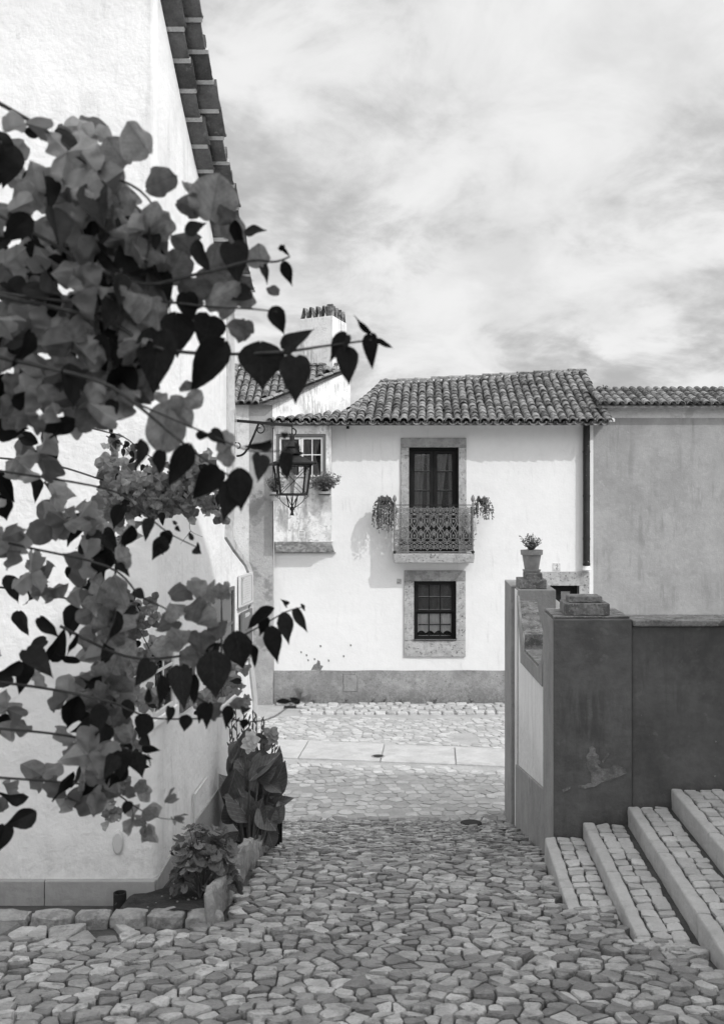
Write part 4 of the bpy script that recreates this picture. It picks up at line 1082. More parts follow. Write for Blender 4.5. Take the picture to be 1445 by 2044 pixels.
tag(extra.build('roof_tiles', M['tile'], rfo), kind='stuff')
# channel tiles between the rows, ridge, verge
ch = MB(); cm = barrel(TL, .090, .076, .8, up=False)
for i in range(len(rows)-1):
    Xm = (rows[i]+rows[i+1])/2; y = 20.38
    while y < min(row_end(rows[i]), row_end(rows[i+1]))-.1:
        j = Vector((rnd_.gauss(0, .004), rnd_.gauss(0, .006), 0)); m_ = place(roof_pt(Xm, y, .030)+j, roof_pt(Xm, y+TL, .030)+j, rnd_.gauss(0, .03), .01, 0)
        ch.add([m_ @ Vector(v) for v in cm.v], cm.f); y += course
tag(ch.build('channel_tiles', M['tile'], rfo), kind='stuff')
rg = barrel(.46, .10, .092, .75); X = .22; k = 0
while X < 5.3:
    a = roof_pt(X, 24.0, .055+(.022 if k % 1 == 0 else 0)); c = roof_pt(X+.44, 24.0, .05)
    d = (c-a).normalized(); up = Vector((0, -.15, 1)).normalized(); xd = d.cross(up).normalized(); zd = xd.cross(d)
    m_ = Matrix((xd, d, zd)).transposed().to_4x4(); m_.translation = a-orf
    b = MB(); b.v = [tuple(v) for v in rg.v]; b.f = rg.f
    o = b.build('ridge_tile', M['tile'], rfo, local=True); o.matrix_local = m_ @ Matrix.Rotation(R(rnd_.uniform(-2, 2)), 4, 'X')
    X += .43; k += 1
# hip tiles at the left end
for i in range(9):
    t_ = i/8.0; Xe = -.36+.62*t_; Yv = 21.55+2.35*t_
    a = roof_pt(Xe, Yv, .04); c = roof_pt(Xe+.62/8*1.25, Yv+2.35/8*1.25, .04)
    m_ = place(a, c, 0); m_.translation -= orf; b = barrel((c-a).length, .088, .078, .9); o = b.build('ridge_tile', M['tile'], rfo, local=True); o.matrix_local = m_
# right verge tiles laid along the edge
# lime bedding and second scalloped course under the eave
eave = MB()
for i in range(len(rows)):
    Xe = rows[i]
    a = Vector((Xe, 20.60, ZE+.045)); c = Vector((Xe, 21.02, ZE+.10)); m_ = place(a, c, 0, 0, 0)
    e = barrel(.42, .092, .085, .62); eave.add([m_ @ Vector(v) for v in e.v], e.f)
tag(eave.build('eave_course', M['mortar'], rfo), kind='stuff')
b = MB(); b.box(HX0, HX1, 20.82, YH, ZE-.02, ZE+.06); b.build('eave_moulding', M['mortar'], rfo, bevel=.01)
# overhanging right end of the roof
b = MB(); b.hexa([(HX1, 20.70, ZE+.02), (5.50, 20.70, ZE+.02), (5.55, 21.6, ZE+.20), (HX1, 21.6, ZE+.20), (HX1, 20.70, ZE+.08), (5.50, 20.70, ZE+.08), (5.55, 21.6, ZE+.26), (HX1, 21.6, ZE+.26)]); b.build('verge_board', M['mortar'], rfo)
# gable triangle at right below the roof
b = MB(); b.add([(HX1-.01, YH+.01, ZE-.1), (HX1-.01, YH+3.3, ZE-.1), (HX1-.01, YH+3.3, ZE+1.4), (HX1-.01, YH+.01, ZE+.1)], [(0, 1, 2, 3)]); b.build('gable', M['white_main'], ho)

# ------------------------------------------------------------------ projecting bay at the left
YO = YH-.42
ox0, ox1 = fx(547, YO), fx(661, YO); oz0, oz1 = fz(1083, YO), ZE
bay = MB()
HB = (fx(551, YO), fx(650.5, YO), fz(955, YO), fz(866, YO))
bb = wallgrid(ox0, ox1, oz0, oz1, [HB], YO, .20); bay.add(bb.v, bb.f)
bay.box(ox1-.12, ox1-.001, YO+.201, YH-.0, oz0, oz1); bay.box(ox0+.001, ox0+.12, YO+.201, YH-.0, oz0, oz1)
bo = bay.build('bay', M['white_stained'], ho)
MB().box(ox0+.12, ox1-.12, YH-.06, YH-.02, oz0, oz1).build('inner_wall', M['void'], bo)
b = MB(); b.hexa([(ox0, YO-.0, oz0-.001), (ox1, YO-.0, oz0-.001), (ox1, YH-.001, oz0-.001), (ox0, YH-.001, oz0-.001), (ox0-.0, YO-.04, oz0+.02), (ox1+.04, YO-.04, oz0+.02), (ox1+.04, YH-.001, oz0+.02), (ox0-.0, YH-.001, oz0+.02)])
b.build('bay_edge', M['white_stained'], bo)
zb2 = fz(1102, YH-.05)
b = MB(); b.hexa([(ox0+.02, YH-.07, zb2), (ox1+.06, YH-.07, zb2), (ox1+.06, YH-.001, zb2), (ox0+.02, YH-.001, zb2), (ox0+.02, YO+.02, oz0-.002), (ox1, YO+.02, oz0-.002), (ox1, YH-.001, oz0-.002), (ox0+.02, YH-.001, oz0-.002)])
b.build('bay_underside', M['white_stained'], bo)
b = MB(); b.box(ox0, ox1+.09, YH-.085, YH-.001, zb2-.03, zb2-.002); b.build('bay_moulding', M['limestone_grey'], bo)
x0, x1, z0, z1 = HB; yf = YO+.08
b = MB(); f = .055
b.box(x0, x0+f, yf-.06, yf+.05, z0, z1); b.box(x1-f, x1, yf-.06, yf+.05, z0, z1); b.box(x0+f, x1-f, yf-.06, yf+.05, z1-f, z1); b.box(x0+f, x1-f, yf-.06, yf+.05, z0, z0+.03)
bwf = b.build('window_frame', M['signboard'], bo)
cm_ = (x0+x1)/2
for a, c in ((x0+f+.01, cm_-.004), (cm_+.004, x1-f-.01)):
    s = MB(); st = .045; za, zb_ = z0+.035, z1-f-.01
    s.box(a, a+st, yf-.02, yf+.02, za, zb_); s.box(c-st, c, yf-.02, yf+.02, za, zb_); s.box(a+st, c-st, yf-.02, yf+.02, zb_-st, zb_); s.box(a+st, c-st, yf-.02, yf+.02, za, za+st)
    s.box((a+c)/2-.010, (a+c)/2+.010, yf-.016, yf+.016, za+st, zb_-st); s.box(a+st, (a+c)/2-.011, yf-.015, yf+.015, (za+zb_)/2-.010+.05, (za+zb_)/2+.010+.05); s.box((a+c)/2+.011, c-st, yf-.015, yf+.015, (za+zb_)/2-.010+.05, (za+zb_)/2+.010+.05)
    s.build('casement', M['white_wood'], bwf)
    MB().box(a+st, c-st, yf-.002, yf+.002, za+st, zb_-st).build('pane', M['glass'], bwf)
    curtain(a+st, c-st, za, zb_, yf+.045, 3, bwf, m='curtain_dim', amp=.008, seed=int(a*100) % 9, gather=.3)
# vent
t = thing('vent_grille', (fx(602, YO), YO, fz(1075, YO)), 'small slatted vent grille low on the projecting bay', 'vent')
vx0, vx1, vz0, vz1 = fx(596, YO), fx(608.5, YO), fz(1074.5, YO), fz(1059.5, YO)
MB().box(vx0, vx1, YO-.012, YO-.0, vz0, vz1).build('plate', M['white_wood'], t, bevel=.002)
b = MB()
for k in range(5): zz = vz0+.02+k*.030; b.box(vx0+.015, vx1-.012, YO-.0135, YO-.0125, zz, zz+.010)
tag(b.build('slots', M['void'], t), kind='stuff')
# small service box under the eave
t = thing('junction_box', (fx(694), YH-.03, fz(857)), 'tiny junction box under the eaves between bay and balcony door', 'box')
MB().box(fx(691.5), fx(697), YH-.05, YH, fz(856), fz(850.5)).build('case', M['iron'], t, bevel=.004)
# drain step at the left foot of the house
t = thing('drain_box', (fx(579), 20.7, 0), 'low pale stone block with a dark drain opening at the foot of the house', 'drain')
MB().box(fx(553), fx(606), 20.72, 21.0-.024, 0, fz(1399.5)).build('block', M['limestone'], t, bevel=.012)
b = MB(); b.box(fx(566, 20.5), fx(602, 20.5), 20.42, 20.70, 0, fz(1413, 20.5)); b.build('grate', M['iron'], t, bevel=.01)

# ------------------------------------------------------------------ older grey house behind, left
oh = thing('old_grey_house', (-3, 22, 0), 'older grey plastered house with a tiled roof at the far left corner of the street', 'house')
WN = Vector((-1.95, 20.80, 0)); WF = Vector((-.27, 22.3, 0))
ze1 = fz(799, 20.8)
b = MB(); xk = fx(497, 20.8)
def vwall(mb, p, q, z0, z1a, z1b, t=.2):
    d = (q-p).normalized(); nrm = Vector((-d.y, d.x, 0))*t
    mb.hexa([(p.x, p.y, z0), (q.x, q.y, z0), (q.x+nrm.x, q.y+nrm.y, z0), (p.x+nrm.x, p.y+nrm.y, z0), (p.x, p.y, z1a), (q.x, q.y, z1b), (q.x+nrm.x, q.y+nrm.y, z1b), (p.x+nrm.x, p.y+nrm.y, z1a)])
vwall(b, Vector((xk, 20.80, 0)), Vector((-1.955, 20.80, 0)), 0, ze1, ze1); b.build('wall', M['grey_old'], oh)
b = MB(); vwall(b, Vector((-7.5, 20.2, 0)), Vector((xk-.002, 20.80, 0)), 0, ze1, ze1); b.build('pale_wall', M['grey_pale'], oh)
zf = fz(737, 22.3)
b = MB(); vwall(b, Vector((-1.955, 20.805, 0)), WF, ZE-.1, ze1-.01, zf-.05); vwall(b, WF, Vector((-.9, 24.5, 0)), ZE-.1, zf-.05, zf-.6); b.build('gable_wall', M['white_gable'], oh)
# roof rows
def oz(x, y): return ze1+.02+(zf-ze1)*(y-20.8)/1.5+.0*x
def xend(y): return -1.95+(y-20.8)*1.12
ro = MB(); ro.add([(-7.6, 20.62, oz(0, 20.62)-.03), (-1.93+.0, 20.62, oz(0, 20.62)-.03), (xend(22.35), 22.35, oz(0, 22.35)-.03), (-7.6, 22.35, oz(0, 22.35)-.03),
                   (-7.6, 24.2, oz(0, 22.35)-1.0), (-1.2, 24.2, oz(0, 22.35)-1.0)], [(0, 1, 2, 3), (3, 2, 5, 4)])
rfo2 = ro.build('roof', M['tile_under'], oh)
tl = MB(); e = barrel(.36, .075, .064, .9); X = -4.6; rn = random.Random(4)
while X < -.35:
    y = 20.56
    while y < 22.3:
        if X+.05 < xend(y)+.05:
            m_ = place(Vector((X+rn.gauss(0, .006), y, oz(0, y)+.01)), Vector((X, y+.36, oz(0, y+.36)+.01)), rn.gauss(0, .05)); tl.add([m_ @ Vector(v) for v in e.v], e.f)
        y += .25
    X += .165
tag(tl.build('roof_tiles', M['tile'], rfo2), kind='stuff')
rd = MB(); e = barrel(.44, .09, .082, .7); X = -5
while X < -.9:
    m_ = Matrix.Rotation(R(-90), 4, 'Z'); m_.translation = Vector((X, 22.36, oz(0, 22.36)+.03+rn.uniform(0, .02))); rd.add([m_ @ Vector(v) for v in e.v], e.f); X += .4
tag(rd.build('ridge_tiles', M['tile'], rfo2), kind='stuff')
vg = MB(); e = barrel(.30, .07, .06, .8)
for i in range(9):
    y = 20.62+i*.19; p0 = Vector((xend(y)-.03, y, oz(0, y)+.03)); p1 = Vector((xend(y+.25)-.03, y+.25, oz(0, y+.25)+.03)); m_ = place(p0, p1, 0)
    vg.add([m_ @ Vector(v) for v in e.v], e.f)
tag(vg.build('verge_tiles', M['tile'], rfo2), kind='stuff')
# chimney
chm = MB(); ca, cb_, cc = Vector((-1.47, 22.62)), Vector((-.685, 22.2)), Vector((-.37, 23.15)); cd = ca+(cc-cb_)
z0c, z1c = CAMZ+2.7, fz(629, 22.2)
qs = [ca, cb_, cc, cd]
chm.hexa([(q.x, q.y, z0c) for q in qs]+[(q.x, q.y, z1c) for q in qs])
cho = chm.build('chimney', M['white_gable'], oh, bevel=.012)
def chev(p, ax, nrm, h=.26, w=.085, t=.018, dep=.16):
    """two flat tiles leaning together"""
    b = MB(); p = Vector(p); ax = Vector(ax).normalized(); nrm = Vector(nrm).normalized(); Z = Vector((0, 0, 1))
    for s in (-1, 1):
        a = p+ax*(s*w); c = p+Z*h+ax*(s*.012); d = (c-a); u = d.normalized(); sd = nrm*dep/2; th = u.cross(nrm)*t/2
        b.obox((a+c)/2, d/2, sd, th)
    return b.build('vent_tile', M['tile'], cho, bevel=.004)
e1 = (cb_-ca); e2 = (cc-cb_)
n1 = Vector((e1.y, -e1.x, 0)); n2 = Vector((e2.y, -e2.x, 0)); ctr = (ca+cc)/2
for k in range(4):
    q = ca+e1*(.11+.20*k)-Vector((n1.x, n1.y)).normalized()*.09; chev((q.x, q.y, z1c), (e1.x, e1.y, 0), n1)
for k in range(4):
    q = cb_+e2*(.20+.22*k)+Vector((-n2.x, -n2.y)).normalized()*.09; chev((q.x, q.y, z1c), (e2.x, e2.y, 0), n2)
for k in range(3):
    q = cd+e1*(.2+.25*k); chev((q.x, q.y, z1c), (e1.x, e1.y, 0), n1)
q = cb_-e1*.11+e2*.09
b = MB(); u1 = Vector((e1.x, e1.y, 0)).normalized(); u2 = Vector((e2.x, e2.y, 0)).normalized()
b.add([(q.x, q.y, z1c)], []); b = MB()
b.obox((q.x, q.y, z1c+.14), u1*.085, u2*.05, Vector((0, 0, .15))); b.build('vent_tile', M['tile'], cho, bevel=.02)
b = MB(); b.box(-1.30, -.75, 22.35, 22.9, CAMZ+2.6, CAMZ+3.0)
# ------------------------------------------------------------------ neighbour at the right
nb = thing('grey_neighbour_house', (8, 21.4, 0), 'smooth grey rendered house adjoining the white house on its right', 'house')
zn = fz(812, 21.35)
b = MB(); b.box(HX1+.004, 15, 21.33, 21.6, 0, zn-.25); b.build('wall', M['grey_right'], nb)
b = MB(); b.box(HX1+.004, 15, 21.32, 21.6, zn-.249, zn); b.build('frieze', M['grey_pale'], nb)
b = MB(); b.add([(HX1+.2, 21.05, zn-.01), (15, 21.05, zn-.01), (15, 22.3, zn+.52), (HX1+.2, 22.3, zn+.52), (HX1+.2, 21.05, zn-.06), (15, 21.05, zn-.06)], [(0, 1, 2, 3), (4, 5, 1, 0)])
nr = b.build('roof', M['tile_under'], nb)
tl = MB(); e = barrel(.42, .088, .075, .9); X = HX1+.25
while X < 10.4:
    y = 21.0
    while y < 22.0:
        z_ = zn+.02+(y-21.05)*.42; m_ = place(Vector((X, y, z_)), Vector((X, y+.42, z_+.176)), rn.gauss(0, .04)); tl.add([m_ @ Vector(v) for v in e.v], e.f); y += .29
    X += .19
tag(tl.build('roof_tiles', M['tile'], nr), kind='stuff')
# ------------------------------------------------------------------ houses off the frame that shade the lane
def shade_house(nme, x0, x1, y0, y1, z0, z1, label, wins):
    t = thing(nme, ((x0+x1)/2, (y0+y1)/2, z0), label, 'house')
    b = MB(); b.box(x0, x1, y0, y1, z0, z1); b.build('wall', M['white'], t)
    b = MB(); b.box(x0-.2, x1+.2, y0-.2, y1+.2, z1+.002, z1+.12); b.build('roof', M['tile'], t, bevel=.03)
    for wx, wy, wz, face in wins:
        b = MB()
        if face == 'x': b.box(x0-.03, x0+.02, wy, wy+.8, wz, wz+1.1)
        else: b.box(wx, wx+.8, y1-.02, y1+.03, wz, wz+1.1)
        b.build('window', M['dark_wood'], t)
t = thing('white_house_beside_steps', (5.4, .5, 1.0), 'white house standing right of the side steps, outside the picture', 'house')
pf = [(-2.6, 1.0), (-2.6, CAMZ+5.2), (2.80, CAMZ+5.2), (3.35, CAMZ+4.75), (3.70, CAMZ+4.25), (3.86, CAMZ+3.8), (3.86, 1.0)]
b = MB(); b.prism(pf, lambda u, v, w: Vector((w, u, v)), 3.4, 7.5); b.build('wall', M['white'], t)
b = MB(); rp = pf[1:6]; b.prism(rp+[(u, v+.1) for u, v in rp[::-1]], lambda u, v, w: Vector((w, u, v)), 3.32, 7.6); b.build('roof', M['tile'], t)
b = MB(); b.box(3.37, 3.42, .5, 1.3, 5.6, 6.7); b.build('window', M['dark_wood'], t)
shade_house('white_house_behind_front_wall', 6.5, 12, 3.9, 7.2, 1.0, CAMZ+5.2, 'white house behind the dark front wall, outside the picture', [(0, 5, 5.6, 'x')])
# ------------------------------------------------------------------ plants
LEAF_T = [(0, .04), (.04, .42), (.12, .80), (.25, 1.0), (.40, .96), (.56, .76), (.72, .46), (.85, .20), (.94, .07), (1, .0)]
HEART_T = [(0, .30), (.05, .72), (.15, .96), (.28, 1.0), (.42, .90), (.58, .70), (.74, .42), (.86, .20), (.94, .08), (1, .0)]
BRACT_T = [(0, .30), (.06, .66), (.16, .92), (.32, 1.06), (.50, 1.08), (.66, .98), (.80, .78), (.90, .52), (.97, .22), (1, .04)]
CANNA_T = [(0, .05), (.05, .22), (.15, .62), (.28, .90), (.42, 1.0), (.58, .92), (.74, .68), (.87, .36), (.95, .13), (1, 0)]
def leaf_mesh(name, tab, m, fold=.18, curl=.18, ruffle=.0, seed=0, heart=0.0, cols=(-1, -.55, 0, .55, 1), rib=None):
    rn = random.Random(seed); b = MB(); ph = rn.uniform(0, 6); tw = rn.uniform(-.25, .25)
    cols = (-1, -.72, -.4, 0, .4, .72, 1); n = len(cols)
    def wat(t):
        for i in range(len(tab)-1):
            if tab[i][0] <= t <= tab[i+1][0]:
                k = (t-tab[i][0])/(tab[i+1][0]-tab[i][0]); k = k*k*(3-2*k)*.35+k*.65; return tab[i][1]+k*(tab[i+1][1]-tab[i][1])
    ts = [0, .02, .05, .1, .17, .25, .33, .42, .5, .58, .66, .74, .81, .87, .92, .96, 1]; tab = [(t, wat(t)) for t in ts]
    for t, w in tab:
        for u in cols:
            x = .5*w*u; y = t-heart*abs(u)*max(0, 1-t*6)
            z = fold*abs(x)-curl*t*t*.5+ruffle*math.sin(t*11+ph+u*2)*abs(u)*.09+tw*x*t
            b.v.append((x*(1+ruffle*.025*math.sin(t*9+ph+u*1.5)), y+ruffle*.012*math.sin(u*4+ph), z))
    for i in range(len(ts)-1):
        for k in range(n-1): b.f.append((i*n+k, i*n+k+1, (i+1)*n+k+1, (i+1)*n+k))
    return b.mesh(name, m, smooth=True)
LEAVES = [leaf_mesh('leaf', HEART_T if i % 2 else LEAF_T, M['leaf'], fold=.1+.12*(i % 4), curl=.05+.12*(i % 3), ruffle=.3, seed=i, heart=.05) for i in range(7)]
BRACTS = [leaf_mesh('bract', BRACT_T, M['bract'], fold=-.35-.16*i, curl=.7-.5*(i % 3), ruffle=1.5, seed=20+i, heart=.03) for i in range(6)]
CANNA = [leaf_mesh('leaf', CANNA_T, M['canna_leaf'], fold=.25+.1*(i % 3), curl=.15+.22*(i % 4), ruffle=.25, seed=40+i) for i in range(6)]
def leaf_M(base, tip, width, roll=0.0, face=None):
    base = Vector(base); tip = Vector(tip); y = tip-base; L = y.length; y.normalize()
    f = (Vector((0, 0, CAMZ))-base).normalized() if face is None else Vector(face)
    z = f-y*f.dot(y)
    z = z.normalized() if z.length > 1e-4 else y.orthogonal().normalized()
    x = y.cross(z)
    m = Matrix((x*width, y*L, z*L)).transposed().to_4x4(); m = m @ Matrix.Rotation(0, 4, 'Y')
    rm = Matrix.Rotation(roll, 3, y); m3 = rm @ m.to_3x3(); m = m3.to_4x4(); m.translation = base
    return m
def put_leaf(th, name, me, base, tip, width, roll=0, face=None):
    m = leaf_M(base, tip, width, roll, face); m.translation -= wloc(th)
    return link(name, me, th, M=m)
rb = random.Random(77)
# ---- near bougainvillea --------------------------------------------------------
nbg = thing('bougainvillea', (-.95, 1.75, gz(1.75)), 'close bougainvillea with large dark leaves and papery bracts reaching in across the left side', 'shrub')
ND = 1.7
def stem(th, pts_, r, D, name='stem', jit=0.0, m='stem'):
    """smooth stem through photo points at their own depths"""
    P3 = [P(x, y, D if len(q) == 0 else q[0]) for x, y, *q in pts_]
    out = []
    for i in range(len(P3)-1):
        p0 = P3[max(i-1, 0)]; p1 = P3[i]; p2 = P3[i+1]; p3 = P3[min(i+2, len(P3)-1)]
        for k in range(5):
            t = k/5; out.append(.5*((2*p1)+(p2-p0)*t+(2*p0-5*p1+4*p2-p3)*t*t+(3*p1-p0-3*p2+p3)*t*t*t))
    out.append(P3[-1]); n = len(out); rr = [r*(1-.65*i/(n-1)) for i in range(n)]
    MB().tube(out, rr, 6).build(name, M[m], th, smooth=True)
trunk = MB(); trunk.tube([(-.98, 1.75, gz(1.75)-.05), (-.95, 1.72, gz(1.75)+.6), (-.90, 1.74, gz(1.75)+1.3), (-.92, 1.72, CAMZ-.1), (-.86, 1.70, CAMZ+.35), (-.80, 1.72, CAMZ+.75)], [.035, .03, .026, .022, .018, .012], 8)
trunk.build('trunk', M['stem'], nbg, smooth=True)
stem(nbg, [(-330, 520), (0, 590), (212, 640), (300, 690), (420, 706), (560, 702), (650, 690), (742, 678)], .0052, ND)
stem(nbg, [(-280, 330), (0, 430), (250, 560), (400, 545), (500, 520), (548, 522), (578, 512)], .0045, ND)
stem(nbg, [(-150, 560), (120, 600), (300, 600), (420, 612), (500, 616), (556, 622)], .0035, ND)
stem(nbg, [(-330, 640), (-60, 700), (180, 755), (262, 800), (350, 872), (410, 918), (470, 958)], .0050, ND-.05)
stem(nbg, [(262, 800), (330, 830), (420, 868), (500, 900), (560, 900), (586, 905)], .0024, ND-.05)
stem(nbg, [(-200, 100), (60, 240), (180, 330), (280, 380), (330, 450)], .0045, ND)
stem(nbg, [(-280, 900), (0, 940), (213, 976), (277, 1016), (334, 1062), (392, 1092)], .0036, 2.1)
stem(nbg, [(-280, 1000), (0, 1080), (212, 1130), (280, 1190), (330, 1215), (352, 1240)], .0036, 2.1)
stem(nbg, [(120, 1250), (250, 1310), (360, 1310), (450, 1285), (520, 1250), (570, 1222), (603, 1212)], .0036, 2.1)
stem(nbg, [(-280, 1330), (60, 1370), (212, 1399), (257, 1417), (308, 1434), (400, 1435), (443, 1430)], .0036, 2.1)
stem(nbg, [(380, 1385), (430, 1414), (470, 1437), (505, 1441), (545, 1432), (580, 1408), (606, 1392)], .0026, 2.1)
stem(nbg, [(-260, 1440), (60, 1460), (212, 1485), (290, 1512), (300, 1530)], .0036, 2.2)
# leaves drawn from the photograph: base x,y  tip x,y  width (px), depth, roll
NL = [(520, 684, 524, 778, 88, 1.7, .1), (590, 712, 589, 806, 58, 1.68, .1), (448, 682, 376, 786, 62, 1.7, -.2), (694, 668, 658, 722, 34, 1.7, .3), (690, 692, 698, 768, 42, 1.7, .2),
 (740, 668, 741, 736, 30, 1.7, .2), (742, 664, 706, 629, 15, 1.7, .5), (752, 676, 786, 696, 12, 1.7, .5), (566, 698, 625, 655, 40, 1.7, .5), (548, 612, 566, 668, 34, 1.7, .2),
 (463, 486, 476, 570, 54, 1.72, .1), (566, 522, 583, 572, 24, 1.75, .2), (524, 530, 534, 562, 18, 1.75, .3), (470, 440, 487, 502, 26, 1.72, .5), (489, 462, 532, 458, 26, 1.72, .6),
 (372, 584, 382, 648, 42, 1.7, .1), (352, 626, 356, 712, 66, 1.72, .2), (318, 660, 306, 790, 74, 1.70, .1), (250, 640, 232, 740, 64, 1.74, -.2), (268, 500, 262, 440, 50, 1.75, .3),
 (276, 470, 300, 560, 60, 1.76, .4), (300, 420, 336, 462, 44, 1.72, .6), (420, 630, 404, 700, 66, 1.74, .3), (500, 580, 462, 596, 36, 1.72, .4), (556, 496, 580, 512, 12, 1.75, .6), (560, 500, 568, 488, 10, 1.75, .2),
 (300, 500, 352, 620, 46, 1.74, .8), (394, 480, 420, 546, 34, 1.7, .7), (370, 462, 412, 444, 30, 1.7, .4), (230, 800, 216, 842, 34, 1.7, .7), (284, 880, 273, 938, 28, 1.66, .4), (325, 900, 318, 948, 30, 1.66, .4),
 (378, 888, 334, 976, 44, 1.64, .2), (438, 936, 380, 1000, 48, 1.64, .1), (462, 956, 446, 1044, 48, 1.63, .2), (478, 936, 481, 1024, 50, 1.62, .1), (520, 908, 516, 962, 36, 1.64, .3), (574, 898, 571, 962, 28, 1.66, .3), (540, 880, 482, 892, 22, 1.65, .6),
 (392, 866, 420, 872, 20, 1.65, .3), (420, 862, 452, 886, 30, 1.65, .4), (570, 872, 560, 862, 14, 1.66, .3), (590, 884, 600, 912, 10, 1.66, .3),
 (330, 1060, 340, 1088, 26, 2.1, .4), (326, 1072, 305, 1120, 34, 2.1, .3), (392, 1092, 402, 1106, 24, 2.1, .5), (385, 1078, 376, 1060, 10, 2.1, .3), (300, 1036, 288, 1078, 24, 2.1, .4), (262, 1050, 240, 1100, 34, 2.1, .6), (352, 1048, 344, 1038, 8, 2.1, .4), (350, 1052, 361, 1062, 10, 2.1, .4),
 (470, 1262, 485, 1342, 56, 2.05, .1), (500, 1290, 509, 1336, 18, 2.08, .5), (540, 1252, 554, 1326, 36, 2.05, .1), (528, 1232, 520, 1272, 24, 2.08, .4), (546, 1216, 490, 1258, 26, 2.06, .6), (565, 1224, 577, 1288, 32, 2.06, .2), (590, 1216, 613, 1264, 20, 2.08, .3), (600, 1206, 611, 1222, 8, 2.1, .3), (572, 1208, 560, 1196, 12, 2.1, .3),
 (424, 1303, 432, 1398, 66, 2.02, .1), (360, 1330, 366, 1418, 44, 2.04, .2), (322, 1350, 318, 1418, 30, 2.06, .5), (390, 1348, 386, 1412, 24, 2.05, .6), (300, 1320, 270, 1372, 40, 2.06, .3), (412, 1300, 446, 1284, 22, 2.06, .5),
 (300, 1402, 296, 1372, 16, 2.1, .4), (296, 1428, 274, 1478, 42, 2.08, .3), (340, 1412, 336, 1444, 20, 2.1, .4), (374, 1428, 367, 1462, 26, 2.08, .2), (404, 1404, 397, 1446, 22, 2.06, .3), (416, 1404, 411, 1456, 24, 2.06, .3), (455, 1410, 452, 1456, 24, 2.06, .2), (492, 1414, 484, 1428, 20, 2.08, .4), (490, 1436, 483, 1458, 18, 2.08, .3),
 (262, 1400, 248, 1440, 30, 2.1, .4), (552, 1402, 590, 1402, 12, 2.1, .3), (598, 1404, 576, 1392, 14, 2.1, .4), (242, 1500, 240, 1560, 40, 2.1, .1), (286, 1490, 318, 1500, 18, 2.15, .4), (284, 1514, 306, 1516, 10, 2.15, .4), (270, 1502, 284, 1556, 36, 2.12, .3), (255, 1600, 250, 1630, 22, 2.2, .3), (286, 1470, 300, 1492, 26, 2.12, .5),
 (318, 1084, 326, 1108, 14, 2.1, .4), (244, 1010, 225, 1056, 32, 2.1, .5), (230, 1120, 262, 1150, 30, 2.1, .6), (272, 1218, 245, 1226, 20, 2.1, .3), (268, 1178, 290, 1196, 22, 2.1, .4)]
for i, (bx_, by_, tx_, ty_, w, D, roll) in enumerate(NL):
    B_ = P(bx_, by_, D); T_ = P(tx_, ty_, D+rb.uniform(-.03, .02)); put_leaf(nbg, 'leaf', LEAVES[i % 7], B_, T_, w/FPX*D*1.08, roll*(1 if i % 2 else -1))
